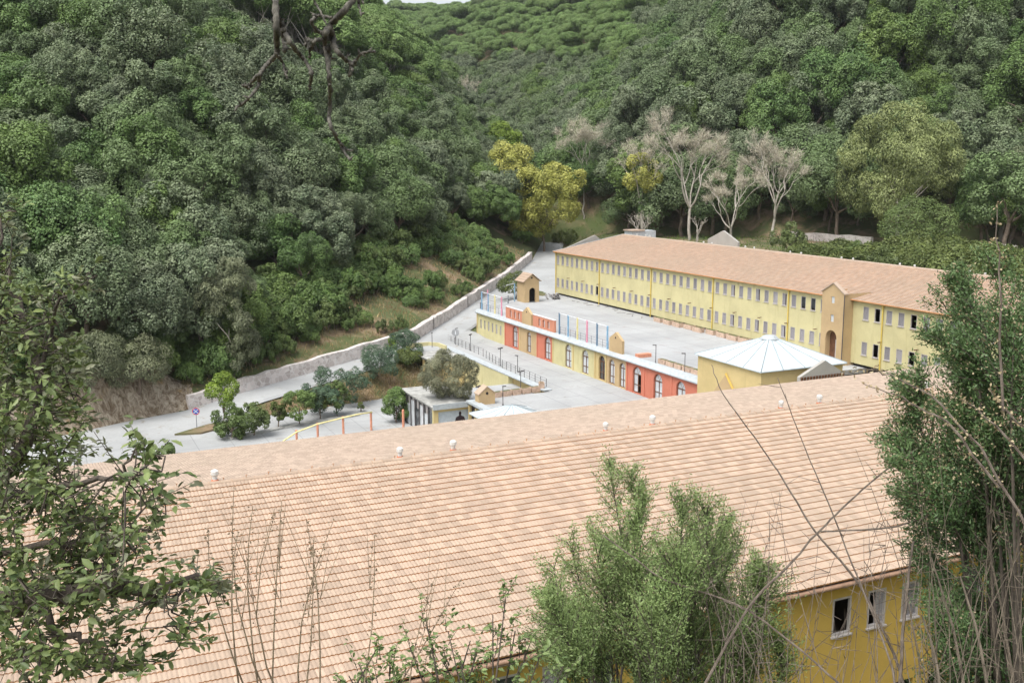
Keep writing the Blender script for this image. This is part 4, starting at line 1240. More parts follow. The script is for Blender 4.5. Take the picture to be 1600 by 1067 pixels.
# stone wall of the upper road
for (a, b, lab) in (((150.5, 180), (154.5, 157.6), 'low grey stone wall of the upper road behind the yellow building'), ((161, 147), (161, 129), 'low mossy stone wall of the upper road at the right')):
    a, b = np.array(a), np.array(b); n = 8; mb = MB(); prev = None
    for i in range(n + 1):
        p = a + (b - a) * i / n; z = float(terrain(p[0], p[1])); h = 1.5 + .15 * math.sin(i * 2.3)
        cur = [(p[0] - .3, p[1], z - .5), (p[0] + .3, p[1], z - .5), (p[0] + .3, p[1], z + h), (p[0] - .3, p[1], z + h)]
        if prev:
            for k in range(4): mb.quad(prev[k], prev[(k + 1) % 4], cur[(k + 1) % 4], cur[k])
        prev = cur
    tag(mb.build('roadside_wall', M['stone_wall']), lab, 'stone wall')
# ================================================================== vegetation
def unit(v): return v / np.maximum(np.linalg.norm(v, axis=-1, keepdims=True), 1e-9)

def cards(name, C, N, L, Wd, mats, rnd, T=None, fold=0.0, mi=None):
    """leaf cards: one folded kite per leaf. C centres, N normals, T optional long axis"""
    n = len(C)
    N = unit(N)
    if T is None: T = RNG.normal(size=(n, 3))
    T = unit(T - N * np.sum(T * N, -1, keepdims=True))
    B = np.cross(N, T)
    L = np.broadcast_to(L, n)[:, None]; Wd = np.broadcast_to(Wd, n)[:, None]
    V = np.stack([C - T * L / 2, C + B * Wd / 2 + N * fold * Wd - T * L * .08, C + T * L / 2, C - B * Wd / 2 + N * fold * Wd - T * L * .08], 1)
    F = (np.arange(n) * 4)[:, None] + np.array([0, 1, 2, 3])[None]
    return np_mesh(name, V.reshape(-1, 3), F, mats, mi, False, rnd)

def lobed_crown(name, seed, R, H, n, leaf, mats, nlobe=30, zlow=-.25, lobe=(.26, .42), flat=1.0, up=.25, aspect=.62, droop=0.0, shell=.8, centre=(0, 0, 0), sub=0, skew=0.0):
    """crown of leaf cards on many overlapping lobes spread over a dome; R radius, H half height; sub > 0 breaks each lobe into smaller clumps"""
    rg = np.random.default_rng(seed)
    d = unit(rg.normal(size=(nlobe * 4, 3))); d = d[d[:, 2] > zlow][:nlobe]
    rr = rg.uniform(.45, 1.0, len(d)) ** .6 * .78
    lc = d * rr[:, None] * np.array([R, R, H])
    if skew: lc = lc * rg.uniform(1 - skew, 1 + skew, (len(d), 1)) + rg.normal(size=3) * np.array([1, 1, 0]) * skew * R * (lc[:, 2:] / H)
    lr = rg.uniform(*lobe, len(d)) * R * (1.15 - .3 * rr)
    tone = rg.random(len(d))
    if sub:
        k = np.repeat(np.arange(len(d)), sub)
        q = unit(rg.normal(size=(len(k), 3)) + d[k] * .6 + np.array([0, 0, .3]))
        sc_ = lc[k] + q * (lr[k] * rg.uniform(.62, .92, len(k)))[:, None]
        sr = lr[k] * rg.uniform(.32, .56, len(k))
        d, lc, lr, tone = unit(q + d[k] * .5), sc_, sr, np.clip(tone[k] + rg.normal(size=len(k)) * .22, 0, 1)
    w = lr ** 2; w /= w.sum()
    m = int(n * (2.0 if sub else 1.7))
    k = rg.choice(len(d), m, p=w)
    q = unit(rg.normal(size=(m, 3)) + d[k] * .55 + np.array([0, 0, up]))
    pos = lc[k] + q * (lr[k] * rg.uniform(.72, 1.15, m))[:, None] * np.array([1, 1, flat])
    ok = np.ones(m, bool)
    for a in range(0, m, 8000):
        sl = slice(a, min(m, a + 8000))
        pf = (pos[sl] / np.array([1, 1, flat])).astype(np.float32); lf = (lc / np.array([1, 1, flat])).astype(np.float32)
        dist = np.sqrt(np.maximum((pf * pf).sum(1)[:, None] + (lf * lf).sum(1)[None] - 2 * pf @ lf.T, 0)) / lr[None].astype(np.float32)
        dist[np.arange(sl.stop - sl.start), k[sl]] = 9
        ok[sl] = dist.min(1) > (.62 if sub else shell)
    pos, q, k = pos[ok][:n], q[ok][:n], k[ok][:n]
    n = len(pos)
    N = q * .8 + np.array([0, 0, .50]) + rg.normal(size=(n, 3)) * .36
    T = None
    if droop: T = rg.normal(size=(n, 3)) * .5 + np.array([0, 0, -droop])
    sz = leaf * rg.uniform(.65, 1.35, n)
    rnd = np.clip(.16 + .62 * rg.beta(2, 2.4, n) + (tone[k] - .5) * .42 + .10 * q[:, 2], 0, 1)  # upward-facing leaves toned lighter, light from above put into the colour
    return cards(name, pos + np.array(centre), N, sz, sz * aspect, mats, rnd, T)

def limb(mb, a, b, r0, r1, bend, rg, n=5, sides=6):
    a, b = Vector(a), Vector(b); pts = []; L = (b - a).length
    off = Vector((rg.gauss(0, 1), rg.gauss(0, 1), rg.gauss(0, .4))) * bend * L
    for i in range(n + 1):
        t = i / n
        pts.append(a.lerp(b, t) + off * math.sin(math.pi * t) + Vector((rg.gauss(0, 1), rg.gauss(0, 1), rg.gauss(0, 1))) * L * .015 * (0 < i < n))
    mb.tube(pts, [r0 + (r1 - r0) * i / n for i in range(n + 1)], sides, 0, False)
    return pts

def oak_trunk(name, seed, h, spread, mat='bark_oak', r=.26, n=5):
    rg = random.Random(seed); mb = MB()
    top = Vector((rg.uniform(-.6, .6), rg.uniform(-.6, .6), h * .45))
    limb(mb, (0, 0, -1.2), top, r, r * .75, .06, rg)
    for i in range(n):
        an = 2 * math.pi * (i + rg.random() * .6) / n
        e = Vector((math.cos(an) * spread * rg.uniform(.5, .9), math.sin(an) * spread * rg.uniform(.5, .9), h * rg.uniform(.75, 1.05)))
        limb(mb, top, e, r * .55, r * .14, .10, rg, 4, 5)
    return mb.mesh(name, M[mat], True)

OAKS = []       # (crown mesh, trunk mesh)
for i in range(8):
    mt = M['leaf_oak'] if i < 5 else M['leaf_oak_green']
    h = [5.6, 6.6, 6.0, 5.0, 7.2, 6.2, 6.8, 5.8][i]; Rr_ = [3.9, 4.3, 3.4, 4.6, 3.5, 4.1, 3.5, 4.2][i]; Hh = [.95, 1.0, 1.35, .8, 1.3, .95, 1.25, .85][i]
    OAKS.append((lobed_crown('crown', 40 + i, Rr_, Rr_ * Hh, 21000, .225, [mt], nlobe=[15, 18, 14, 19, 13, 17, 14, 16][i], centre=(0, 0, h * .84), lobe=(.32, .50), zlow=-.5, sub=11, skew=.14), oak_trunk('trunk', 60 + i, h, Rr_ * .7)))
PINES = []
for i in range(3):
    h = [9.5, 10.5, 9.0][i]
    PINES.append((lobed_crown('crown', 90 + i, 5.0, 2.7, 11000, .34, [M['leaf_pine']], nlobe=44, zlow=-.12, lobe=(.20, .32), flat=.8, up=.8, centre=(0, 0, h), aspect=.4), oak_trunk('trunk', 95 + i, h, 3.6, 'bark_pale', .24, 7)))

def place_tree(kind, meshes, loc, scale, rz, label, group=None, cat='tree', squash=1.0):
    r_ = empty(kind, loc, rz); r_.scale = (scale, scale, scale * squash)
    link('crown', meshes[0], r_)
    if len(meshes) > 1 and meshes[1] is not None: link('trunk', meshes[1], r_)
    tag(r_, label, cat, group)
    return r_

# ---- where the wood grows
rgf = np.random.default_rng(21)
def jgrid(step, jit):
    gx, gy = np.meshgrid(np.arange(-150, 700, step), np.arange(90, 1060, step), indexing='ij')
    gx = gx + (np.arange(gx.shape[1]) % 2)[None] * step / 2
    return gx.ravel() + rgf.uniform(-jit, jit, gx.size), gy.ravel() + rgf.uniform(-jit, jit, gx.size)
(xa, ya), (xb, yb), (xc, yc) = jgrid(5.6, 1.6), jgrid(7.0, 2.0), jgrid(8.2, 2.6)
X, Y = np.concatenate([xa, xb, xc]), np.concatenate([ya, yb, yc])
which = np.repeat([0, 1, 2], [len(xa), len(xb), len(xc)])
Z, D, S = terrain(X, Y, True)
px, py, dep = project(np.stack([X, Y, Z + 5], 1))
rr = np.hypot(X, Y)
S_LOW = WS[6] + 6
left = (D > 0) & np.where(S < S_LOW, D > np.where(S < S_WALL0, 4.5, 3.5), np.where(S < S_WALL1, D > 17 + 5 * np.sin(S * .16), D > 5))
pr_ = .75 * X + .66 * Y - 234
right = (D < 0) & (((S > S_VALLEY) & (-D > 4) & (rr > 255)) | ((pr_ > -16) & (X > 124)))
keep = (left | right) & (dep > 10) & (px > -70) & (px < 1670) & (py > -60) & (py < 1000)
keep &= which == np.where(rr > 430, 2, np.where(D > 0, 0, 1))
# leave room for the trees that are built singly
def clear(px0, px1, py0, py1):
    return (px > px0) & (px < px1) & (py > py0) & (py < py1)
keep &= ~((rr < 250) & clear(898, 930, 150, 300))
keep &= ~((rr < 236) & (clear(1040, 1300, 230, 400) | clear(1320, 1500, 240, 420) | clear(780, 905, 250, 400) | clear(955, 1040, 250, 400)))
pine_zone = (rr > 215) & (((px > 395) & (px < 790) & (py < 165) & (D > 0) & (py < 80 + (px - 395) * .34)) | ((px > 560) & (px < 1000) & (py > 28) & (py < 112) & (rr > 340)))
X, Y, Z, rr, px, py, pine_zone, D = (a[keep] for a in (X, Y, Z, rr, px, py, pine_zone, D))
order = np.argsort(rr)
single = np.zeros(len(X), bool)
ok_view = (px > -25) & (px < 1625) & (py > -40)
oak_i = [i for i in order if not pine_zone[i] and ok_view[i]]
# the two hillsides share the places for single trees
lefts = [i for i in oak_i if D[i] > 0][:165]; rights = [i for i in oak_i if D[i] <= 0][:130]
for i in lefts + rights:
    single[i] = True
    m_ = OAKS[int(rgf.choice(8, p=[.17, .16, .14, .15, .12, .11, .08, .07]))]
    sc_ = rgf.uniform(.72, 1.30) * (1.3 if D[i] > 0 else 1.68)
    side = 'left' if D[i] > 0 else 'far right'
    place_tree('evergreen_oak', m_, (X[i], Y[i], Z[i] - .3), sc_, rgf.uniform(0, 6.28), 'dense rounded evergreen oak in the closed wood on the %s hillside' % side, 'evergreen oaks on the %s hillside' % side, squash=rgf.uniform(.9, 1.25))
pine_i = [i for i in order if pine_zone[i] and ok_view[i]][:60]
for i in pine_i:
    single[i] = True
    place_tree('umbrella_pine', PINES[int(rgf.integers(3))], (X[i], Y[i], Z[i] - .3), rgf.uniform(1.15, 1.6), rgf.uniform(0, 6.28), 'bright green umbrella pine in the pine stand on the upper left hillside', 'umbrella pines on the upper hillside')

# ---- the rest of the wood reads as one mass
def scatter(name, meshes, P, rz, scl, idx, label):
    src = bpy.data.collections.new(name + '_sources')
    for k, m_ in enumerate(meshes):
        o = bpy.data.objects.new('%s_source_%02d' % (name, k), m_); src.objects.link(o)
    me = bpy.data.meshes.new(name); me.vertices.add(len(P)); me.vertices.foreach_set('co', np.asarray(P, np.float32).ravel())
    for nm, ty, val in (('rz', 'FLOAT', rz), ('scl', 'FLOAT', scl), ('idx', 'INT', idx)):
        at_ = me.attributes.new(nm, ty, 'POINT'); at_.data.foreach_set('value', np.asarray(val, np.float32 if ty == 'FLOAT' else np.int32))
    o = link(name, me)
    ng = bpy.data.node_groups.new(name, 'GeometryNodeTree')
    ng.interface.new_socket('Geometry', in_out='INPUT', socket_type='NodeSocketGeometry'); ng.interface.new_socket('Geometry', in_out='OUTPUT', socket_type='NodeSocketGeometry')
    N_ = ng.nodes; gi, go = N_.new('NodeGroupInput'), N_.new('NodeGroupOutput')
    iop = N_.new('GeometryNodeInstanceOnPoints'); ci = N_.new('GeometryNodeCollectionInfo')
    ci.inputs['Collection'].default_value = src; ci.inputs['Separate Children'].default_value = True; ci.inputs['Reset Children'].default_value = True
    def attr(nm, ty):
        a = N_.new('GeometryNodeInputNamedAttribute'); a.data_type = ty; a.inputs['Name'].default_value = nm
        return [s_ for s_ in a.outputs if s_.enabled and s_.name == 'Attribute'][0]
    cx_ = N_.new('ShaderNodeCombineXYZ'); ng.links.new(attr('rz', 'FLOAT'), cx_.inputs['Z'])
    e2r = N_.new('FunctionNodeEulerToRotation'); ng.links.new(cx_.outputs[0], e2r.inputs[0])
    cs_ = N_.new('ShaderNodeCombineXYZ'); sa = attr('scl', 'FLOAT')
    for k in range(3): ng.links.new(sa, cs_.inputs[k])
    iop.inputs['Pick Instance'].default_value = True
    L_ = ng.links
    L_.new(gi.outputs[0], iop.inputs['Points']); L_.new(ci.outputs[0], iop.inputs['Instance']); L_.new(attr('idx', 'INT'), iop.inputs['Instance Index'])
    L_.new(e2r.outputs[0], iop.inputs['Rotation']); L_.new(cs_.outputs[0], iop.inputs['Scale']); L_.new(iop.outputs[0], go.inputs[0])
    o.modifiers.new('scatter', 'NODES').node_group = ng
    return tag(o, label, kind='stuff')
rest_ = ~single
rp = rest_ & pine_zone
ro = rest_ & ~pine_zone
n_ = int(ro.sum())
scatter('distant_wood', [c for c, t in OAKS], np.stack([X, Y, Z - .4], 1)[ro], rgf.uniform(0, 6.28, n_), rgf.uniform(.85, 1.3, n_) * np.where(rr[ro] > 430, 1.6, np.where(D[ro] > 0, 1.3, 1.72)), rgf.choice(8, n_, p=[.19, .18, .17, .16, .12, .08, .05, .05]), 'closed evergreen wood on the farther slopes')
if rp.sum():
    n_ = int(rp.sum())
    scatter('distant_pines', [c for c, t in PINES], np.stack([X, Y, Z - .4], 1)[rp], rgf.uniform(0, 6.28, n_), rgf.uniform(1.15, 1.6, n_), rgf.integers(0, 3, n_), 'bright pine stand on the farther slopes')
# ---- trees built singly
def bare_tree(kind, loc, h, spread, seed, label, twigs=5200, trunk_r=.34, lean=(0, 0), fork=.28, leafmat='twig_pale', bark='bark_pale', arms=None):
    rg = random.Random(seed); rn = np.random.default_rng(seed)
    r_ = empty(kind, loc)
    mb = MB(); ends = []
    base = Vector((0, 0, -1)); fk = Vector((lean[0] * .4, lean[1] * .4, h * fork))
    limb(mb, base, fk, trunk_r, trunk_r * .8, .03, rg, 5, 8)
    def grow(p, d, L, rad, lev):
        e = p + d * L
        pts = limb(mb, p, e, rad, rad * .55, .08, rg, 4, 6 if lev < 2 else 4)
        if lev >= 3: ends.append((pts[2], d)); ends.append((e, d)); return
        for k in range(rg.choice((2, 3)) if lev else 3):
            nd = (d + Vector((rg.gauss(0, 1), rg.gauss(0, 1), rg.gauss(.25, .45))) * (.52 if lev else .42)).normalized()
            grow(e if k < 2 else pts[3], nd, L * rg.uniform(.55, .75), rad * .55, lev + 1)
    for k in range(arms or 4):
        an = 2 * math.pi * (k + rg.random() * .5) / (arms or 4)
        d = Vector((math.cos(an) * spread / h * 1.1 + lean[0] / h, math.sin(an) * spread / h * 1.1 + lean[1] / h, .95)).normalized()
        grow(fk, d, h * .34 * rg.uniform(.8, 1.15), trunk_r * .6, 0)
    mb.build('trunk', M[bark], r_, smooth=True)
    E_ = np.array([tuple(p) for p, d in ends]); Dd = np.array([tuple(d) for p, d in ends])
    k = rn.integers(0, len(E_), twigs)
    T = unit(Dd[k] * .8 + rn.normal(size=(twigs, 3)) * .55 + np.array([0, 0, .35]))
    L = rn.uniform(.5, 1.5, twigs) * h / 20
    C = E_[k] + T * (L * rn.uniform(.2, .9, twigs))[:, None] + rn.normal(size=(twigs, 3)) * .28 * h / 20
    N = rn.normal(size=(twigs, 3))
    link('twigs', cards('twigs', C, N, L, .035 + .025 * rn.random(twigs), [M[leafmat]], rn.random(twigs), T), r_)
    return tag(r_, label, 'tree')

def g(px_, py_, **k): return tuple(ground_hit(px_, py_, **k))
def hgt(px_span, loc): return px_span * math.hypot(loc[0], loc[1]) / FOCAL

p = np.array([130.0, 206.0, 0]); 
def stand(px_, r_):      # a spot at range r_ under a photo column
    d = ray(px_, 330); d = d / np.hypot(d[0], d[1]); x, y = d[0] * r_, d[1] * r_
    return (x, y, float(terrain(x, y)))
L1 = stand(1078, 225); bare_tree('bare_sycamore', L1, 24, 7.6, 5, 'tall leafless pale sycamore with a wide fan of branches', 6500, .36)
L2 = stand(1148, 212); bare_tree('bare_sycamore', L2, 15, 7.0, 8, 'shorter leafless pale tree leaning left beside the tall sycamores', 5200, .28, (-2.0, 0), .22)
L3 = stand(1208, 218); bare_tree('bare_sycamore', L3, 20, 6, 12, 'leafless pale sycamore with one long limb reaching right', 5600, .32, (1.2, 0), .25)
L4 = stand(912, 252); bare_tree('bare_poplar', L4, 21, 2.2, 15, 'narrow greyish leafless poplar in front of the dark wood', 5000, .20, fork=.30)
for (cx_, r_, h_, s_, sd, lab) in ((728, 420, 17, 7, 18, 'wide pinkish leafless tree among the pines'), (768, 425, 13, 5, 19, 'small pinkish leafless tree right of the wider one')):
    Lx = stand(cx_, r_); bare_tree('bare_tree', (Lx[0], Lx[1], Lx[2] + 3), h_, s_, sd, lab, 3500, .25)
L5 = stand(1003, 232)
t5 = bare_tree('half_bare_tree', L5, 19.5, 4.5, 22, 'half bare ivy clad tree with scattered yellow leaves', 2600, .26, fork=.3)
link('leaves', lobed_crown('leaves', 23, 4.6, 5.2, 5200, .40, [M['leaf_yellow']], nlobe=26, zlow=-1, lobe=(.18, .34), centre=(0, 0, 14)), t5)
link('ivy', lobed_crown('ivy', 24, 1.6, 4.0, 1600, .36, [M['leaf_oak_green']], nlobe=16, zlow=-1, lobe=(.3, .5), centre=(.3, 0, 7)), t5)
L = stand(1006, 205); bare_tree('dead_stump', L, 9.0, 2.0, 27, 'pale broken dead stump just behind the far roof ridge', 250, .32, fork=.5, arms=3)
L = stand(1090, 205); bare_tree('dead_stump', L, 6.5, 1.8, 29, 'small broken pale stump at the foot of the tall sycamore', 120, .24, fork=.5, arms=2)

def crown_tree(kind, loc, R_, H_, h, n, leaf, mat, label, seed, trunk='bark_oak', tr=.3, **k):
    c = lobed_crown('crown', seed, R_, H_, n, leaf, [M[mat]], centre=(0, 0, h), **k)
    return place_tree(kind, (c, oak_trunk('trunk', seed + 1, h, R_ * .75, trunk, tr, 6)), (loc[0], loc[1], loc[2] - .3), 1.0, 0, label)
L = stand(850, 238); crown_tree('plane_tree', L, 9.8, 10.2, 12.8, 34000, .42, 'leaf_yellow', 'large yellow green tree at the head of the road', 71, nlobe=26, zlow=-1, lobe=(.22, .36), sub=8, skew=.12)
L = stand(798, 246); crown_tree('plane_tree', L, 7.0, 6.0, 14.5, 11000, .42, 'leaf_yellow', 'smaller yellowing crown left of the large yellow tree', 72, nlobe=36, zlow=-.6, lobe=(.18, .32))
L = stand(785, 285); crown_tree('light_green_tree', L, 6.2, 6.2, 13, 9000, .42, 'leaf_lime', 'fresh light green tree above the yellow crowns', 73, nlobe=36, zlow=-.5, lobe=(.2, .34))
L = stand(1408, 222); crown_tree('eucalyptus', L, 14.0, 12.8, 15.5, 60000, .48, 'leaf_euc_lime', 'huge pale green eucalyptus with white limbs behind the yellow building', 75, 'bark_pale', .42, nlobe=46, zlow=-.75, lobe=(.18, .32), aspect=.36, droop=1.2, sub=8, skew=.12)
L = stand(1432, 205); crown_tree('broad_bush', L, 8.5, 5.2, 4.6, 12000, .40, 'leaf_scrub', 'broad mid green bush below the huge eucalyptus', 77, nlobe=40, zlow=-.3, lobe=(.18, .30), aspect=.35)
L = stand(1545, 225); crown_tree('light_green_tree', L, 4.6, 5.0, 7.5, 7000, .36, 'leaf_lime', 'bright green tree in the shade at the right edge', 79, nlobe=30, zlow=-.6, lobe=(.2, .34))
L = stand(1572, 232); crown_tree('eucalyptus', L, 9, 9, 11, 12000, .46, 'leaf_euc', 'grey green eucalyptus at the right edge above the brambles', 81, 'bark_pale', .5, nlobe=50, zlow=-.6, lobe=(.16, .28), aspect=.42, droop=1.0)
L = g(366, 592); crown_tree('eucalyptus', L, 3.6, 9.2, 9.2, 24000, .30, 'leaf_euc', 'tall grey green eucalyptus column beside the end of the stone wall', 83, 'bark_pale', .22, nlobe=26, zlow=-1, lobe=(.32, .56), aspect=.38, droop=1.3, sub=7)
L = g(215, 612); crown_tree('olive_tree', L, 4.3, 3.2, 3.0, 13000, .27, 'leaf_euc', 'grey green olive hanging over the rock face beside the road', 85, nlobe=40, zlow=-.7, lobe=(.2, .36), aspect=.35, droop=.9)
L = g(140, 605); crown_tree('olive_tree', L, 4.6, 3.6, 3.2, 13000, .27, 'leaf_euc', 'second grey green olive left of the rock face', 86, nlobe=40, zlow=-.7, lobe=(.2, .36), aspect=.35, droop=.9)
L = g(262, 575); crown_tree('leaning_oak', L, 3.4, 4.4, 6.4, 9000, .30, 'leaf_oak', 'slim oak with a pale leaning trunk above the rock face', 87, 'bark_pale', .2, nlobe=30, zlow=-.8, lobe=(.22, .4))
# cork oaks with bare trunks along the lower edge of the wood
for j, (a, b, sc_, lab) in enumerate([(462, 418, 1.05, 'cork oak with twin pale trunks at the lower wood edge above the scrub'), (546, 410, 1.15, 'cork oak with a dark leaning trunk above the dry grass bank'),
        (400, 402, 1.0, 'cork oak behind the tall eucalyptus column'), (696, 340, 1.3, 'cork oak with a forked pale trunk above the middle of the scrub'), (776, 325, 1.25, 'cork oak with a single pale trunk left of the yellow tree'),
        (622, 372, 1.2, 'cork oak between the dry bank and the forked cork oak'), (350, 470, 1.0, 'cork oak just uphill of the eucalyptus column')]):
    L = g(a, b); m_ = (lobed_crown('crown', 140 + j, 4.4, 3.0, 15000, .23, [M['leaf_oak']], nlobe=15, centre=(0, 0, 7.2), lobe=(.24, .40), zlow=-.25, sub=8, skew=.2), oak_trunk('trunk', 150 + j, 7.2, 3.4, 'bark_pale' if j % 2 == 0 else 'bark_oak', .24, 5))
    place_tree('cork_oak', m_, (L[0], L[1], L[2] - .2), sc_, random.uniform(0, 6), lab)

# ---- scrub
SCRUB = [lobed_crown('foliage', 200 + i, 1.7, 1.25, 5200, .165, [M['leaf_scrub']], nlobe=11, zlow=-.1, lobe=(.30, .52), centre=(0, 0, .75), sub=6, skew=.25) for i in range(4)]
SCRUB_B = [lobed_crown('foliage', 210 + i, 1.9, 1.1, 3600, .22, [M['leaf_bramble']], nlobe=22, zlow=-.1, lobe=(.28, .46), centre=(0, 0, .6)) for i in range(3)]
SCRUB_O = [lobed_crown('foliage', 215 + i, 1.7, 1.2, 3200, .18, [M['leaf_oak_green']], nlobe=22, zlow=-.1, lobe=(.28, .46), centre=(0, 0, .7)) for i in range(2)]
stem_ = MB()
for k in range(5):
    an = k * 1.26; stem_.tube([(0, 0, -.4), (math.cos(an) * .35, math.sin(an) * .35, .4), (math.cos(an) * .8, math.sin(an) * .8, .9)], [.05, .04, .02], 4)
STEMS = stem_.mesh('stems', M['bark_oak'])
def bush(kind, mesh, loc, sc_, label, group=None, sq=1.0, cat='bush'):
    r_ = empty(kind, loc, random.uniform(0, 6.28)); r_.scale = (sc_, sc_, sc_ * sq)
    link('foliage', mesh, r_); link('stems', STEMS, r_)
    return tag(r_, label, cat, group)
rgs = np.random.default_rng(33); cnt = 0
for s in np.arange(WS[5] + 2, S_WALL1 + 14, 1.7):
    for dd in np.arange(2.4, 20, 2.7):
        s2, d2 = s + rgs.uniform(-.9, .9), dd + rgs.uniform(-1.1, 1.1)
        p = w_point(s2, -d2)
        dry = vnoise(np.array(p[0]), np.array(p[1]), 9, 12) + vnoise(np.array(p[0]), np.array(p[1]), 4, 13) * .5
        if dry > .10 + (.12 if d2 < 4 else .25 if d2 > 11 else 0) or (d2 < 4.5 and rgs.random() < .45): continue
        if cnt >= 298: break
        z = float(terrain(p[0], p[1]))
        m_ = SCRUB[int(rgs.integers(4))] if rgs.random() < .7 else SCRUB_O[int(rgs.integers(2))]
        bush('scrub_bush', m_, (p[0], p[1], z - .1), rgs.uniform(.75, 1.5) * (.75 if d2 < 5 else 1.15), 'green scrub bush on the dry bank above the retaining wall', 'scrub bushes above the retaining wall', rgs.uniform(.9, 1.5)); cnt += 1
for i in range(46):       # under the wood edge on the left, above the rock face
    p = w_point(rgs.uniform(WS[3] - 22, WS[6] + 4), -rgs.uniform(3.2, 9)); z = float(terrain(p[0], p[1]))
    bush('understory_bush', SCRUB_O[i % 2] if i % 3 else SCRUB[i % 4], (p[0], p[1], z - .1), rgs.uniform(.9, 1.7), 'dark green bush under the trees above the rock face', 'bushes above the rock face', rgs.uniform(.9, 1.4))
n_b = 0
for i in range(400):       # brambles and bushes behind the far building
    x, y = rgs.uniform(111.5, 150), rgs.uniform(62, 176)
    a, b, _ = project((x, y, float(terrain(x, y)) + 1))
    if a < 1225 or a > 1640 or n_b > 95: continue
    right_ = a > 1390
    if not right_ and (x > 127 or rgs.random() < .5): continue
    z = float(terrain(x, y)); n_b += 1
    bush('bramble_bush' if right_ else 'roadside_bush', SCRUB_B[i % 3] if right_ or i % 2 else SCRUB[i % 4], (x, y, z - .1), rgs.uniform(1.0, 1.9), 'yellow green bramble mound behind the right part of the far roof' if right_ else 'green bush along the upper road behind the far roof', 'brambles behind the far roof' if right_ else 'bushes along the upper road', rgs.uniform(.9, 1.3))
for i in range(26):        # valley foot left of the far building
    p = w_point(rgs.uniform(S_WALL1, S_VALLEY + 40), rgs.uniform(-9, 22)); z = float(terrain(p[0], p[1]))
    if p[0] < 113 and p[1] < 175: continue
    bush('hollow_bush', SCRUB[i % 4] if i % 3 else SCRUB_B[i % 3], (p[0], p[1], z - .1), rgs.uniform(1.0, 1.8), 'green bush in the hollow beyond the gable of the yellow building', 'bushes in the hollow')
# garden planting
L = (76.0, 160.5, 3.3); c = lobed_crown('foliage', 230, 3.4, 2.0, 6000, .24, [M['leaf_bramble']], nlobe=30, zlow=-.2, lobe=(.22, .38), centre=(0, 0, 2.0)); bush('spreading_shrub', c, L, 1.0, 'low spreading shrub behind the beige turret')
def garden(kind, px_, py_, z, R_, H_, h, n, leaf, mat, label, seed, **k):
    d = ray(px_, py_); t = (z - CAMZ) / d[2]; loc = (d[0] * t, d[1] * t, z)
    gz_ = max(z, float(terrain(loc[0], loc[1]))) if z > -3.9 else z
    c = lobed_crown('foliage', seed, R_, H_, n, leaf, [M[mat]], centre=(0, 0, h), **k)
    r_ = empty(kind, (loc[0], loc[1], gz_)); link('foliage', c, r_)
    st = MB(); rg = random.Random(seed)
    limb(st, (0, 0, -.3), (0, 0, h), .09, .05, .04, rg, 4, 5)
    for q in range(4): limb(st, (0, 0, h * .4), (rg.uniform(-1, 1) * R_ * .6, rg.uniform(-1, 1) * R_ * .6, h * 1.1), .05, .02, .08, rg, 3, 4)
    st.build('stem', M['bark_oak'], r_)
    return tag(r_, label, 'shrub')
garden('olive_tree', 704, 620, -.15, 3.3, 2.7, 2.35, 34000, .19, 'leaf_olive', 'round silvery olive tree growing beside the glazed block', 301, nlobe=34, zlow=-.85, lobe=(.24, .42), aspect=.3, sub=5, skew=.10)
garden('round_shrub', 362, 686, -4, 2.3, 2.0, 1.9, 8000, .19, 'leaf_scrub', 'left one of the two round green shrubs in the hedge bed', 302, nlobe=13, zlow=-.8, lobe=(.28, .46), sub=7, skew=.2)
garden('round_shrub', 396, 680, -4, 2.0, 1.8, 2.0, 5500, .20, 'leaf_scrub', 'right one of the two round green shrubs in the hedge bed', 303, nlobe=13, zlow=-.8, lobe=(.28, .46), sub=7, skew=.2)
garden('lime_tree', 350, 668, -4, 1.9, 2.6, 4.4, 4200, .22, 'leaf_lime', 'bright lime green sapling behind the round shrubs', 304, nlobe=22, zlow=-.8, lobe=(.25, .45))
garden('hedge_tree', 468, 664, -4, 2.0, 1.9, 2.4, 6000, .19, 'leaf_oak_green', 'dark clipped little tree in the middle of the hedge bed', 305, nlobe=13, zlow=-.8, lobe=(.28, .46), sub=7, skew=.2)
garden('hedge_tree', 528, 650, -4, 1.9, 1.8, 2.5, 6000, .19, 'leaf_scrub', 'clipped little tree nearest the curved yellow rail', 306, nlobe=13, zlow=-.8, lobe=(.28, .46), sub=7, skew=.2)
garden('hedge_tree', 436, 668, -4, 1.0, 1.5, 1.8, 2600, .19, 'leaf_bramble', 'thin yellowish shrub between the round shrubs and the dark little tree', 307, nlobe=16, zlow=-.7)
garden('hedge_tree', 500, 655, -4, .9, 1.4, 1.9, 2200, .19, 'leaf_bramble', 'thin brownish shrub between the two clipped little trees', 308, nlobe=16, zlow=-.7)
garden('sprig', 564, 643, -4, .5, .7, .7, 500, .16, 'leaf_bramble', 'small sprig beside the end of the hedge bed', 309, nlobe=10, zlow=-.7)
garden('cypress_bush', 620, 660, -4, 1.8, 2.3, 2.2, 7500, .19, 'leaf_oak_green', 'dense dark green conifer bush against the glazed block', 310, nlobe=28, zlow=-.8)
garden('cedar', 500, 642, -3.2, 2.6, 1.7, 1.5, 9000, .21, 'leaf_cedar', 'blue green spreading cedar at the left of the planting strip', 311, nlobe=20, zlow=-.6, lobe=(.24, .42), aspect=.35, sub=6, skew=.28)
garden('cedar', 543, 620, -3.0, 3.0, 1.9, 1.7, 10000, .21, 'leaf_cedar', 'blue green spreading cedar in the middle of the planting strip', 312, nlobe=20, zlow=-.6, lobe=(.24, .42), aspect=.35, sub=6, skew=.28)
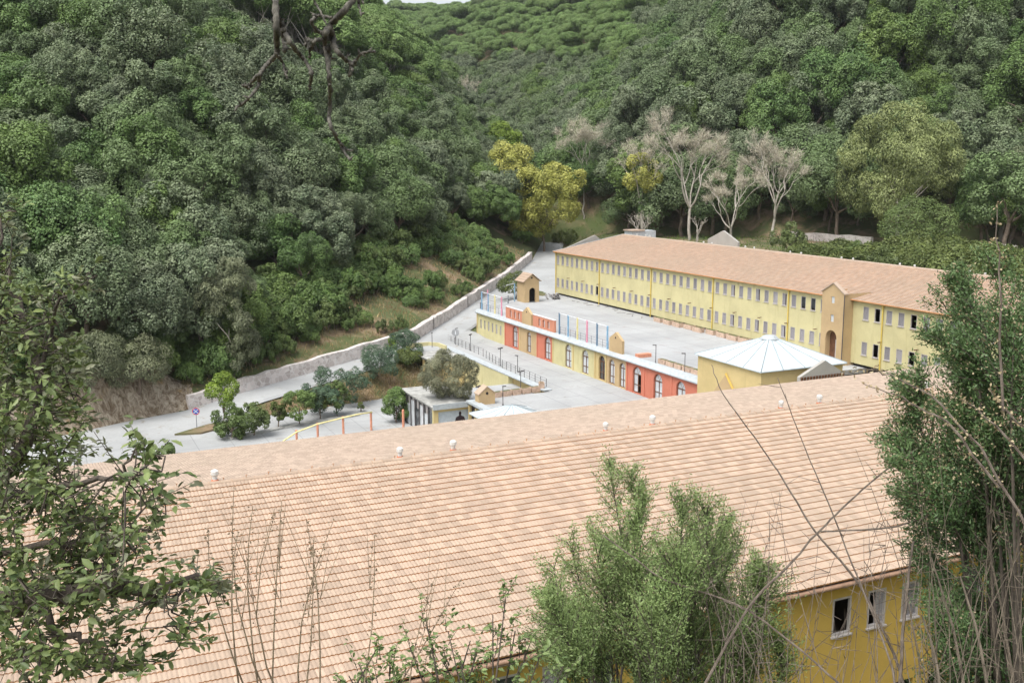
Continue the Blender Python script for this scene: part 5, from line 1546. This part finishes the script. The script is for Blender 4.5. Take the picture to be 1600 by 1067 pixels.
garden('cedar', 592, 596, -2.6, 3.2, 2.3, 2.0, 11000, .21, 'leaf_cedar', 'largest blue green cedar near the brick pavilion', 313, nlobe=20, zlow=-.6, lobe=(.24, .42), aspect=.35, sub=6, skew=.28)
garden('cedar', 632, 572, -1.8, 2.7, 1.8, 1.7, 9000, .21, 'leaf_cedar', 'blue green cedar overhanging the curved yellow wall', 314, nlobe=20, zlow=-.6, lobe=(.24, .42), aspect=.35, sub=6, skew=.28)
garden('dry_shrub', 640, 594, -3.4, 1.9, 1.3, 1.2, 4200, .20, 'leaf_bramble', 'yellowish dry shrub in front of the brick pavilion', 315, nlobe=22, zlow=-.3)
garden('dry_shrub', 612, 560, -1.4, .9, 1.5, 1.4, 1800, .24, 'leaf_lime', 'upright yellow green shrub between the two rear cedars', 316, nlobe=14, zlow=-.8)
garden('low_shrub', 260, 712, -4, 1.1, .7, .5, 1800, .20, 'leaf_scrub', 'low green shrub at the edge of the tiled roof by the drive', 317, nlobe=16, zlow=-.2)
garden('low_shrub', 648, 603, -4, 1.5, .6, .4, 1600, .2, 'leaf_bramble', 'flat green weeds by the roof of the glazed block', 318, nlobe=14, zlow=-.1)
# dry grass on the banks
def grass(name, n, mat, label, fs, hmin, hmax, wid):
    P = np.array([fs() for _ in range(n)]); rn = np.random.default_rng(n)
    P[:, 2] = terrain(P[:, 0], P[:, 1])
    L = rn.uniform(hmin, hmax, n); T = unit(rn.normal(size=(n, 3)) * .35 + np.array([0, 0, 1]))
    return tag(link(name, cards(name, P + T * (L / 2 - .05)[:, None], rn.normal(size=(n, 3)) * np.array([1, 1, .2]), L, wid, [M[mat]], rn.random(n), T)), label, kind='stuff')
grass('dry_grass', 8000, 'grass_dry', 'dry straw coloured grass on the bank', lambda: w_point(rgs.uniform(S_WALL0, S_WALL1), -rgs.uniform(1.2, 20)), .35, .95, .11)
grass('strip_grass', 6000, 'grass_dry', 'dry grass in the planting strip', lambda: w_point(rgs.uniform(WS[6] - 2, WS[8] - 3), rgs.uniform(5.8, 11)), .2, .6, .09)
grass('meadow_grass', 9000, 'grass_green', 'green grass on the slope behind the far building', lambda: np.array([rgs.uniform(112, 190), rgs.uniform(120, 260), 0]), .3, .8, .16)
# ================================================================== foreground plants on the slope below the camera
def gz(p): return float(terrain(p[0], p[1]))
rnear = np.random.default_rng(77)

class Leaves:
    def __init__(s): s.C = []; s.N = []; s.T = []; s.L = []; s.W = []; s.r = []
    def add(s, C, N, T, L, Wd, r): s.C.append(C); s.N.append(N); s.T.append(T); s.L.append(L); s.W.append(Wd); s.r.append(r)
    def build(s, name, mats, parent, fold=.18, simple=False):
        C, N, T = (np.concatenate(a) for a in (s.C, s.N, s.T)); L, Wd, r = (np.concatenate(a) for a in (s.L, s.W, s.r))
        if simple: return link(name, cards(name, C, N, L, Wd, mats, r, T, .1), parent)
        return link(name, leafmesh(name, C, N, T, L, Wd, mats, r, fold), parent)

def leafmesh(name, C, N, T, L, Wd, mats, rnd, fold):
    """pointed oval leaf, folded along the midrib: six outline points and the midrib"""
    n = len(C); N = unit(N); T = unit(T - N * np.sum(T * N, -1, keepdims=True)); B = np.cross(N, T)
    L = L[:, None]; Wd = Wd[:, None]
    mid = lambda t: C + T * L * t
    side = lambda t, w, s_: C + T * L * t + B * Wd * w * s_ + N * Wd * fold
    V = np.stack([mid(-.5), side(-.22, .42, 1), side(.14, .46, 1), mid(.5) - N * L * .06, side(.14, .46, -1), side(-.22, .42, -1), mid(-.04)], 1)
    F = np.array([[0, 1, 2, 6], [6, 2, 3, 3], [0, 6, 4, 5], [6, 3, 4, 4]])
    q = np.array([[0, 1, 2, 6], [0, 6, 4, 5]]); t3 = np.array([[6, 2, 3, 2], [6, 3, 4, 3]])
    tri = np.array([[0, 1, 6], [1, 2, 6], [2, 3, 6], [3, 4, 6], [4, 5, 6], [5, 0, 6]])
    FF = (tri[None] + (np.arange(n) * 7)[:, None, None]).reshape(-1, 3)
    return np_mesh(name, V.reshape(-1, 3), FF, mats, None, True, np.repeat(rnd, 6))

def twig(mb, lv, a, d, length, nleaf, leaf, wratio, rad=.0022, spread=.9):
    """a twig with leaves set alternately round it"""
    a = np.asarray(a, float); d = d / np.linalg.norm(d)
    bend = rnear.normal(size=3) * .12
    t = np.linspace(0, 1, 5)
    pts = a + d * (t * length)[:, None] + bend * (t ** 2 * length)[:, None]
    mb.tube([tuple(p) for p in pts], list(np.linspace(rad, rad * .4, 5)), 4, 0, False)
    u = np.linspace(.12, 1.0, nleaf) ** .8
    base = a + d * (u * length)[:, None] + bend * (u ** 2 * length)[:, None]
    out = unit(np.cross(np.broadcast_to(d, (nleaf, 3)), rnear.normal(size=(nleaf, 3))))
    T = unit(out * spread + d * .75 + rnear.normal(size=(nleaf, 3)) * .2)
    L = leaf * rnear.uniform(.65, 1.2, nleaf)
    N = unit(np.array([0, 0, 1.0]) + rnear.normal(size=(nleaf, 3)) * .55)
    lv.add(base + T * (L * .55)[:, None], N, T, L, L * wratio, np.clip(rnear.beta(2, 2, nleaf), 0, 1))
    return pts[-1]

def smooth(pts, per=5, jit=0.0):
    pts = [np.asarray(p, float) for p in pts]; out = []
    for i in range(len(pts) - 1):
        p0, p1, p2, p3 = pts[max(i - 1, 0)], pts[i], pts[i + 1], pts[min(i + 2, len(pts) - 1)]
        for t in np.arange(per) / per:
            out.append(.5 * (2 * p1 + (p2 - p0) * t + (2 * p0 - 5 * p1 + 4 * p2 - p3) * t * t + (3 * p1 - p0 - 3 * p2 + p3) * t ** 3) + rnear.normal(size=3) * jit)
    out.append(pts[-1]); return out

def pxpath(lst, depth): return [tuple(at(p[0], p[1], p[2] if len(p) > 2 else depth)) for p in lst]
PXM = 1 / FOCAL

# ---- holm oak on the left
oak = empty('holm_oak', (-2.6, 3.2, gz((-2.6, 3.2))))
wood = MB(); lv = Leaves(); lvp = Leaves()
limbs = [
    ([(-420, 1250, 4.6), (-260, 1040, 4.4), (-120, 960, 4.2), (0, 945, 4.1), (60, 935, 4.0), (140, 915, 3.95), (225, 925, 3.9), (290, 908, 3.9), (350, 912, 3.9)], (.07, .006)),
    ([(0, 945, 4.1), (60, 948, 4.0), (100, 985, 3.95), (150, 1015, 3.9), (200, 1030, 3.85), (240, 1045, 3.8)], (.018, .004)),
    ([(-260, 1040, 4.4), (-120, 880, 4.5), (-20, 780, 4.5), (40, 690, 4.5), (60, 600, 4.6), (40, 500, 4.7), (15, 420, 4.8)], (.05, .006)),
    ([(-20, 780, 4.5), (60, 770, 4.2), (130, 755, 3.8), (190, 745, 3.6), (212, 700, 3.55)], (.018, .003)),
    ([(60, 600, 4.6), (75, 520, 4.6), (100, 470, 4.5), (130, 445, 4.5), (152, 430, 4.5)], (.010, .003)),
    ([(-120, 880, 4.5), (0, 860, 4.2), (110, 850, 4.0), (190, 835, 3.9), (238, 830, 3.9)], (.02, .004)),
    ([(-20, 780, 4.5), (-10, 600, 5.0), (-20, 450, 5.1), (0, 340, 5.2)], (.03, .004)),
    ([(290, 908, 3.9), (275, 950, 3.85), (282, 1000, 3.8)], (.005, .003)),
]
allp = []
for path, (r0, r1) in limbs:
    pts = [np.array(at(*q)) for q in path]
    # refine and roughen
    fine = []
    for a, b in zip(pts[:-1], pts[1:]):
        for t in (0, .33, .66): fine.append(a + (b - a) * t + rnear.normal(size=3) * .012)
    fine.append(pts[-1])
    wood.tube([tuple(p) for p in fine], list(np.linspace(r0, r1, len(fine))), 7, 0, False)
    allp += fine
base = np.array([-2.6, 3.2, gz((-2.6, 3.2)) - .4])
first = np.array(at(-420, 1250, 4.6))
wood.tube([tuple(base), tuple(base * .6 + first * .4 + np.array([-.15, 0, .1])), tuple(first)], [.16, .12, .085], 8, 0, False)
allp = np.array(allp)
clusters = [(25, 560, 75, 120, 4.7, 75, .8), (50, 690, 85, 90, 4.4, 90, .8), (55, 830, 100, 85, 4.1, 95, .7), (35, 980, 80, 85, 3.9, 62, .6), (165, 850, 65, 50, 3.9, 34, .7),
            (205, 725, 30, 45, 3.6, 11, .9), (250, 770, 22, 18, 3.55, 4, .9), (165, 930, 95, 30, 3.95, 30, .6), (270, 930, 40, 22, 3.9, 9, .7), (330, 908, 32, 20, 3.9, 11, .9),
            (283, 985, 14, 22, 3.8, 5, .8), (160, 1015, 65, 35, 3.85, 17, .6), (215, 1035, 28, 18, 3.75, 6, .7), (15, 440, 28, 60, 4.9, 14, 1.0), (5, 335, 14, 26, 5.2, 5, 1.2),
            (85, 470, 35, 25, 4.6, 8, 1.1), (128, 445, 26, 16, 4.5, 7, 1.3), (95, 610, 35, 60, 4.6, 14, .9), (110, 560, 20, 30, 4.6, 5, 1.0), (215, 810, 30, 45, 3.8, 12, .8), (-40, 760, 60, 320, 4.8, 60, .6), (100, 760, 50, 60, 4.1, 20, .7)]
tips = []
for (cx_, cy_, rx_, ry_, dp, n, bright) in clusters:
    for i in range(int(n * 1.2)):
        a_ = rnear.uniform(0, 6.283); q = math.sqrt(rnear.random())
        tips.append((np.array(at(cx_ + rx_ * q * math.cos(a_), cy_ + ry_ * q * math.sin(a_), dp + rnear.normal() * .28)), bright))
tips.sort(key=lambda t: np.min(np.linalg.norm(allp - t[0], axis=1)))
grown = list(allp)
for tip, bright in tips:
    G = np.array(grown); j = np.argmin(np.linalg.norm(G - tip, axis=1)); anchor = G[j]
    d = tip - anchor; L_ = np.linalg.norm(d)
    d = unit(d / max(L_, 1e-3) + np.array([.25, .1, .35]) * .6 + rnear.normal(size=3) * .35)
    ln = rnear.uniform(.10, .20)
    st = tip - d * ln * .5
    if L_ > .05:
        mid_ = (anchor + st) / 2 + rnear.normal(size=3) * .02
        wood.tube([tuple(anchor), tuple(mid_), tuple(st)], [.0034, .0028, .0022], 4, 0, False)
        grown += [mid_, st]
    grown.append(tip)
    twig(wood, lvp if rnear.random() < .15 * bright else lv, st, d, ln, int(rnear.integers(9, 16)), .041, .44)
wood.build('branches', M['bark_near'], None, True).parent = oak
for o in list(bpy.data.objects):
    if o.parent is oak: o.matrix_parent_inverse = Matrix.Translation(oak.location).inverted()
child(lv.build('leaves', [M['leaf_near_oak']], None), oak)
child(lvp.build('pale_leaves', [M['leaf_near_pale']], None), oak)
tag(oak, 'leathery leaved holm oak framing the left edge in the foreground', 'tree')

# ---- dead lichen covered branch hanging in at the top
db = empty('dead_branch', (-1.9, 1.0, gz((-1.9, 1.0))))
mb = MB(); z8 = lambda x, y: (300 + x / 3.9525, y / 3.9525)
def dead(path, r0, r1, depth=6.0, lumps=0):
    pts = [np.array(at(*z8(*q), depth + (.12 * math.sin(i * 1.7)))) for i, q in enumerate(path)]
    fine = smooth(pts, 7, .0025)
    rr_ = np.linspace(r0, r1, len(fine)) * depth * PXM * rnear.uniform(.82, 1.22, len(fine))
    mb.tube([tuple(p) for p in fine], list(rr_), 7)
    for k in range(lumps):
        c = fine[int(rnear.integers(len(fine)))]; v = rnear.normal(size=3) * .02
        mb.tube([tuple(c), tuple(c + v)], [.010, .002], 5)
dead([(500, -260), (512, -60), (518, 60), (522, 180), (525, 270), (525, 345)], 5.2, 4.2)
dead([(522, 340), (480, 385), (440, 425), (405, 470), (375, 500), (350, 545), (312, 528)], 3.6, 1.6, lumps=10)
dead([(405, 470), (415, 510), (395, 555), (350, 610), (310, 648), (268, 665)], 3.0, 1.5, lumps=8)
dead([(535, 350), (560, 390), (572, 440), (590, 488)], 2.0, 1.2, lumps=3)
dead([(524, 120), (560, 175), (585, 225), (612, 270), (650, 320), (690, 365), (735, 440), (736, 490), (728, 555)], 4.6, 1.8, lumps=12)
dead([(560, 180), (568, 240), (572, 318)], 4.2, 3.4, lumps=6)
dead([(1200, -180), (1090, -80), (1000, -5), (930, 80), (880, 125), (845, 170), (820, 208)], 4.6, 4.6, lumps=5)
dead([(825, 208), (780, 200), (752, 170), (738, 130), (765, 108)], 3.0, 2.0, lumps=6)
dead([(820, 208), (845, 235), (790, 245), (755, 262), (735, 300), (725, 360)], 3.6, 1.8, lumps=10)
dead([(755, 262), (715, 245), (700, 280)], 2.6, 1.4, lumps=5)
dead([(822, 215), (825, 290), (838, 380), (850, 500), (852, 600), (848, 700), (852, 770), (880, 830), (915, 890), (935, 930), (978, 988)], 3.8, 1.8, lumps=16)
dead([(915, 890), (945, 920), (993, 932)], 2.0, 1.2)
dead([(845, 180), (872, 230), (880, 290), (915, 335), (955, 375), (980, 400), (985, 440), (972, 470)], 4.4, 2.0, lumps=12)
dead([(978, 395), (1010, 375), (1045, 335), (1085, 322), (1132, 320)], 2.4, 1.4, lumps=6)
dead([(838, 300), (850, 350), (845, 380)], 3.8, 2.2, lumps=4)
dead([(748, 98), (800, 102), (862, 108)], 2.2, 2.0, lumps=3)
dead([(735, -60), (760, 20), (800, 80), (828, 150)], 1.8, 1.2)
dead([(1010, -60), (1028, 0), (1032, 50), (1048, 102)], 2.6, 1.0, lumps=4)
dead([(1055, -60), (1052, -5), (1058, 25)], 2.4, 1.2)
dead([(1010, 380), (1005, 395), (985, 400)], 2.0, 2.0)
top = [np.array(at(*z8(500, -260), 6.0)), np.array(at(*z8(1200, -180), 6.0))]
hub = np.array([-.8, 3.2, 29.3]); ft = np.array([-1.9, 1.0, gz((-1.9, 1.0)) - .3])
for t_ in top: mb.tube([tuple(hub), tuple((hub + t_) / 2 + np.array([0, 0, .25])), tuple(t_)], [.06, .04, .024], 7)
mb.tube([tuple(ft), tuple(ft * .5 + hub * .5 + np.array([-.5, -.2, 0])), tuple(hub)], [.14, .11, .07], 8)
child(mb.build('branch', M['bark_lichen'], None, True), db)
tag(db, 'gnarled dead branches hanging into the top of the picture', 'branch')

# ---- fine leaved heath shrubs
def heath(name, base_px, depth, plumes, label, leafmat, nleaf, leaf=.021, wr=.30, seeds=0, spread=.085):
    bp = np.array(at(*base_px, depth)); bp[2] = gz(bp)
    r_ = empty(name, tuple(bp)); mb = MB(); lv = Leaves(); sd = Leaves()
    for (a, b, tipx, tipy, wd) in plumes:
        dd = depth + rnear.normal() * .30
        s0 = np.array(at(a, b, dd)); s1 = np.array(at(tipx, tipy, dd + rnear.normal() * .15))
        k = rnear.normal(size=3) * .05
        path = [bp * (1 - t) + s0 * t + np.array([0, 0, -.25 * math.sin(math.pi * t)]) for t in (0, .5)] + [s0 + (s1 - s0) * t + k * math.sin(math.pi * t) for t in (0, .25, .5, .75, 1)]
        mb.tube([tuple(q) for q in path], list(np.linspace(.009, .0016, len(path))), 5, 0, False)
        H = np.linalg.norm(s1 - s0); ax = (s1 - s0) / H
        nb = 40
        for j in range(nb):
            t = rnear.uniform(.0, 1.0)
            o = s0 + (s1 - s0) * t + k * math.sin(math.pi * t)
            out = unit(np.cross(ax, rnear.normal(size=3)))
            L_ = wd * (1.1 - .78 * t) * rnear.uniform(.5, 1.35) + .05
            dv = unit(out * rnear.uniform(.35, .9) + ax * .9)
            e = o + dv * L_
            mb.tube([tuple(o), tuple((o + e) / 2 + rnear.normal(size=3) * .01), tuple(e)], [.003, .002, .0009], 3, 0, False)
            m_ = max(8, int(nleaf / nb * rnear.uniform(.6, 1.4)))
            u = rnear.uniform(.05, 1.05, m_)
            T = unit(dv * 1.0 + rnear.normal(size=(m_, 3)) * .55)
            C = o + dv * (u * L_)[:, None] + rnear.normal(size=(m_, 3)) * .016
            Ls = leaf * rnear.uniform(.6, 1.35, m_)
            lv.add(C, rnear.normal(size=(m_, 3)) + np.array([0, -.3, .8]), T, Ls, Ls * wr, np.clip(rnear.beta(2, 2, m_) * .75 + .3 * t, 0, 1))
            if seeds and rnear.random() < seeds:
                m2 = 14; C2 = e + rnear.normal(size=(m2, 3)) * .02 - dv * (rnear.random(m2) * .1)[:, None]
                sd.add(C2, rnear.normal(size=(m2, 3)), rnear.normal(size=(m2, 3)) + dv, np.full(m2, .014), np.full(m2, .008), rnear.random(m2))
    child(mb.build('stems', M['bark_near'], None), r_)
    child(lv.build('leaves', [M[leafmat]], None, .1, True), r_)
    if sd.C: child(sd.build('seed_heads', [M['seed_beige']], None, .2), r_)['kind'] = 'stuff'
    return tag(r_, label, 'shrub')

pl = [(985, 960, 952, 728, .22), (1000, 980, 985, 745, .20), (1010, 960, 1010, 775, .2), (1030, 980, 1060, 790, .22), (1060, 1000, 1100, 790, .24), (1080, 1010, 1135, 815, .22), (1090, 1030, 1165, 835, .22), (1110, 1050, 1190, 880, .2),
      (960, 1010, 930, 850, .22), (940, 1020, 890, 845, .2), (925, 1040, 865, 880, .2), (920, 1060, 858, 935, .2), (1000, 1060, 990, 880, .26), (1040, 1060, 1050, 880, .28), (1090, 1080, 1130, 920, .28), (1140, 1090, 1180, 960, .26),
      (960, 1090, 920, 960, .28), (1010, 1110, 1010, 960, .30), (1070, 1110, 1080, 980, .30), (1130, 1120, 1150, 1000, .28), (1180, 1110, 1205, 1000, .2), (980, 1130, 960, 1010, .3), (1050, 1140, 1040, 1020, .3), (900, 1110, 880, 1010, .2), (1030, 990, 1030, 860, .24), (1075, 980, 1085, 850, .24)]
pl += [(1020 + 120 * math.cos(k * 2.4) * .9, 1060, 1020 + 165 * math.cos(k * 2.4), 905 + 85 * math.sin(k * 1.7), .26) for k in range(16)]
heath('heath_shrub', (1060, 1450), 6.0, pl, 'feathery light green shrub rising in front of the tiled roof', 'leaf_heath', 4200, .0175, .32)
pr2 = [(1520, 760, 1440, 600, .26), (1540, 700, 1470, 470, .26), (1560, 680, 1510, 455, .28), (1580, 660, 1560, 430, .28), (1610, 660, 1600, 450, .3), (1500, 800, 1425, 660, .24), (1500, 840, 1405, 720, .22), (1510, 860, 1420, 770, .2),
       (1560, 800, 1500, 620, .32), (1590, 800, 1560, 600, .34), (1620, 800, 1610, 560, .34), (1540, 860, 1480, 720, .3), (1580, 880, 1540, 700, .34), (1610, 880, 1600, 720, .34), (1550, 940, 1500, 800, .28), (1590, 960, 1570, 800, .32),
       (1620, 960, 1620, 800, .3), (1500, 930, 1430, 850, .18), (1530, 600, 1440, 520, .14), (1560, 740, 1530, 540, .32), (1600, 740, 1580, 520, .32), (1640, 700, 1640, 480, .3), (1540, 660, 1420, 590, .14), (1560, 620, 1490, 440, .16), (1530, 1040, 1470, 950, .2), (1610, 1060, 1590, 900, .26), (1500, 780, 1398, 690, .14), (1545, 780, 1480, 660, .3), (1570, 900, 1520, 760, .3)]
pr2 += [(1470 + 20 * k, 1130, 1455 + 21 * k, 960 + 30 * math.sin(k * 2.1), .22) for k in range(8)]
heath('heath_shrub', (1640, 1500), 5.4, pr2, 'dense dark green shrub with beige seed heads at the right edge', 'leaf_heath_dark', 4200, .020, .34, .34)

# ---- leafy shoots along the bottom edge
sh = empty('oak_shoots', tuple(np.array(at(690, 1400, 4.8)))); sh.location.z = gz(sh.location)
mb = MB(); lv = Leaves(); root_ = np.array(sh.location)
for (x0_, y0_, tips) in [(700, 1180, [(665, 965), (700, 985), (640, 1010), (735, 1000), (690, 1030)]), (770, 1180, [(790, 935), (770, 960), (805, 985), (830, 1000), (845, 1020), (815, 1035)]), (590, 1180, [(560, 1035), (585, 1020), (610, 1045), (545, 1055), (625, 1060)]), (720, 1180, [(720, 1040), (760, 1050), (745, 1020), (680, 1060)]), (860, 1180, [(880, 1040), (850, 1055)])]:
    s0 = np.array(at(x0_, y0_, 4.7)); mb.tube([tuple(root_), tuple(s0)], [.02, .012], 5, 0, False)
    for (tx, ty) in tips:
        t1 = np.array(at(tx, ty, 4.6 + rnear.normal() * .15)); mid_ = (s0 + t1) / 2 + rnear.normal(size=3) * .04
        mb.tube([tuple(s0), tuple(mid_), tuple(t1)], [.008, .005, .0025], 4, 0, False)
        for k in range(6):
            u = rnear.uniform(.62, 1.0); o = s0 + (t1 - s0) * u + rnear.normal(size=3) * .01
            twig(mb, lv, o, unit((t1 - s0)) + rnear.normal(size=3) * .6, rnear.uniform(.06, .14), int(rnear.integers(6, 12)), .031, .5)
child(mb.build('stems', M['bark_near'], None), sh); child(lv.build('leaves', [M['leaf_heath']], None), sh)
tag(sh, 'low leafy oak shoots along the bottom edge below the roof eave', 'shrub')

# ---- dried flower stalks in front of the tiles
ds = empty('dry_stalks', tuple(np.array(at(430, 1450, 4.6)))); ds.location.z = gz(ds.location)
mb = MB(); sd = Leaves(); root_ = np.array(ds.location)
for (bx_, tx, ty) in [(430, 365, 765), (400, 325, 820), (425, 440, 782), (450, 430, 800), (470, 520, 815), (470, 490, 840), (380, 372, 830), (560, 585, 835), (640, 680, 900), (500, 478, 810), (410, 395, 790), (590, 720, 905)]:
    a = np.array(at(bx_, 1120, 4.6)); b = np.array(at(tx, ty, 4.7 + rnear.normal() * .12)); k = rnear.normal(size=3) * .05
    path = [root_ + (a - root_) * t for t in (0, .5)] + [a + (b - a) * t + k * math.sin(math.pi * t) for t in (0, .25, .5, .75, 1)]
    mb.tube([tuple(p) for p in path], list(np.linspace(.006, .0013, 7)), 4, 0, False)
    m_ = 46; u = rnear.uniform(.45, 1.0, m_); C = a + (b - a) * u[:, None] + k * np.sin(math.pi * u)[:, None] + rnear.normal(size=(m_, 3)) * .010
    sd.add(C, rnear.normal(size=(m_, 3)), rnear.normal(size=(m_, 3)), rnear.uniform(.007, .017, m_), rnear.uniform(.005, .010, m_), rnear.random(m_))
    for q in range(3):
        u0 = rnear.uniform(.4, .8); o = a + (b - a) * u0; e = o + unit((b - a)) * rnear.uniform(.12, .3) + rnear.normal(size=3) * .05
        mb.tube([tuple(o), tuple(e)], [.002, .001], 3, 0, False)
child(mb.build('stems', M['stem_dry'], None), ds); child(sd.build('seed_pods', [M['stem_dry']], None), ds)['kind'] = 'stuff'
tag(ds, 'thin dried flower stalks with seed pods in front of the tiles', 'stalks')

# ---- bare canes and dry twigs at the lower right
def canes(name, paths, depth, label, mat, root_px):
    rt = np.array(at(*root_px, depth)); r_ = empty(name, (rt[0], rt[1], gz(rt))); mb = MB()
    rt = np.array(r_.location)
    for path, r0, r1 in paths:
        dp = depth + rnear.normal() * .12
        pts = [np.array(at(q[0], q[1], dp + .04 * i)) for i, q in enumerate(path)]
        lo = pts[0] if pts[0][2] < pts[-1][2] else pts[-1]
        fine = smooth(pts, 5, .0015)
        mb.tube([tuple(p) for p in fine], list(np.linspace(r0, r1, len(fine)) * depth * PXM * .72), 6, 0, False)
        mb.tube([tuple(rt), tuple(lo)], [max(r0, r1) * depth * PXM * 1.1, max(r0, r1) * depth * PXM], 5, 0, False) if max(q[1] for q in path) > 1050 else None
        for q in range(5):
            j = int(rnear.integers(2, len(fine) - 1)); e = fine[j] + rnear.normal(size=3) * np.array([.06, .06, .05])
            mb.tube([tuple(fine[j]), tuple(e)], [.0022, .0008], 3, 0, False)
    child(mb.build('canes', M[mat], None), r_)
    return tag(r_, label, 'canes')
canes('bramble_canes', [([(1090, 1090), (1168, 952), (1230, 885), (1275, 835), (1315, 795), (1370, 745), (1434, 700)], 3.2, 1.6),
    ([(1410, 1090), (1405, 1042), (1343, 914), (1272, 828), (1229, 757), (1191, 700), (1130, 615), (1112, 570)], 3.2, .9),
    ([(1330, 1090), (1305, 1062), (1220, 990), (1153, 945), (1039, 905), (997, 876), (942, 835)], 2.6, 1.4),
    ([(1400, 1090), (1391, 1032), (1343, 909), (1296, 790), (1258, 700), (1215, 590)], 2.4, .8),
    ([(1282, 830), (1340, 828), (1400, 821), (1472, 800), (1540, 770), (1610, 735)], 1.8, 2.0),
    ([(1405, 1090), (1412, 980), (1420, 900), (1428, 845)], 3.6, 2.4)], 5.0, 'long crossing bramble canes in front of the ochre wall', 'cane', (1380, 1400))
thin = []
for i in range(48):
    x = rnear.uniform(1120, 1430); y0_ = 1090; h_ = rnear.uniform(90, 330); lx = rnear.normal() * 70
    thin.append(([(x, y0_), (x + lx * .4 + rnear.normal() * 8, y0_ - h_ * .5), (x + lx, y0_ - h_)], rnear.uniform(.5, 1.1), .3))
canes('dry_twigs', thin, 5.3, 'tangle of thin dry brown twigs in front of the ochre wall', 'cane', (1280, 1400))
thin = []
for i in range(38):
    x = rnear.uniform(1420, 1640); h_ = rnear.uniform(120, 420); lx = rnear.normal() * 60
    thin.append(([(x, 1090), (x + lx * .4 + rnear.normal() * 8, 1090 - h_ * .5), (x + lx, 1090 - h_)], rnear.uniform(.6, 1.4), .35))
for (a, b, c_, d_) in [(1470, 1090, 1440, 960), (1510, 1090, 1455, 870), (1545, 1090, 1500, 900), (1585, 1090, 1540, 840), (1600, 700, 1540, 560), (1640, 690, 1500, 640)]:
    thin.append(([(a, b), ((a + c_) / 2 + 6, (b + d_) / 2), (c_, d_)], 3.4, 1.6))
canes('dry_twigs', thin, 4.9, 'tangle of grey dry stems at the foot of the right hand shrub', 'cane_pale', (1560, 1400))
# budding vine shoot arching over the ridge
vs = empty('vine_shoot', tuple(np.array(at(1640, 1400, 4.6)))); vs.location.z = gz(vs.location)
mb = MB(); sd = Leaves(); rt = np.array(vs.location)
for path in ([(1650, 900), (1530, 700), (1455, 615), (1400, 590), (1360, 578), (1318, 582)], [(1560, 760), (1480, 660), (1440, 640), (1400, 615), (1350, 600)], [(1565, 640), (1560, 420), (1558, 318)], [(1640, 760), (1560, 670), (1530, 640), (1500, 622)], [(1640, 690), (1590, 660), (1560, 630), (1548, 605)]):
    pts = [np.array(at(*q, 4.6)) for q in path]; fine = []
    for a, b in zip(pts[:-1], pts[1:]):
        for t in (0, .25, .5, .75): fine.append(a + (b - a) * t + rnear.normal(size=3) * .004)
    fine.append(pts[-1]); mb.tube([tuple(p) for p in fine], list(np.linspace(.006, .0015, len(fine))), 5, 0, False)
    F_ = np.array(fine); k = np.repeat(np.arange(len(F_)), 5); C = F_[k] + rnear.normal(size=(len(k), 3)) * .010
    sd.add(C, rnear.normal(size=(len(k), 3)), rnear.normal(size=(len(k), 3)), rnear.uniform(.010, .02, len(k)), rnear.uniform(.007, .012, len(k)), rnear.random(len(k)))
mb.tube([tuple(rt), tuple(at(1650, 900, 4.6))], [.012, .006], 5, 0, False)
child(mb.build('stem', M['cane'], None), vs); child(sd.build('buds', [M['seed_beige']], None), vs)['kind'] = 'stuff'
tag(vs, 'budding shoots arching from the right hand shrub over the roof ridge', 'shoots')
# ---- thin autumn haze filling the valley
hx_, hy_ = np.meshgrid(np.arange(-320, 1001, 12.0), np.arange(-60, 1321, 12.0)); ht_ = float(terrain(hx_, hy_).max()) + 34
mb = MB(); mb.box(-340, 1020, -80, 1340, -14, ht_)
hz_ = mb.build('haze', [])
hm = bpy.data.materials.new('haze'); hm.use_nodes = True
hn = hm.node_tree; hn.nodes.remove(hn.nodes['Principled BSDF'])
pv_ = hn.nodes.new('ShaderNodeVolumePrincipled'); pv_.inputs['Color'].default_value = (.90, .95, 1.0, 1); pv_.inputs['Density'].default_value = .00006
hn.links.new(pv_.outputs[0], hn.nodes['Material Output'].inputs['Volume'])
hz_.data.materials.append(hm)
tag(hz_, 'thin haze hanging in the valley', kind='stuff')
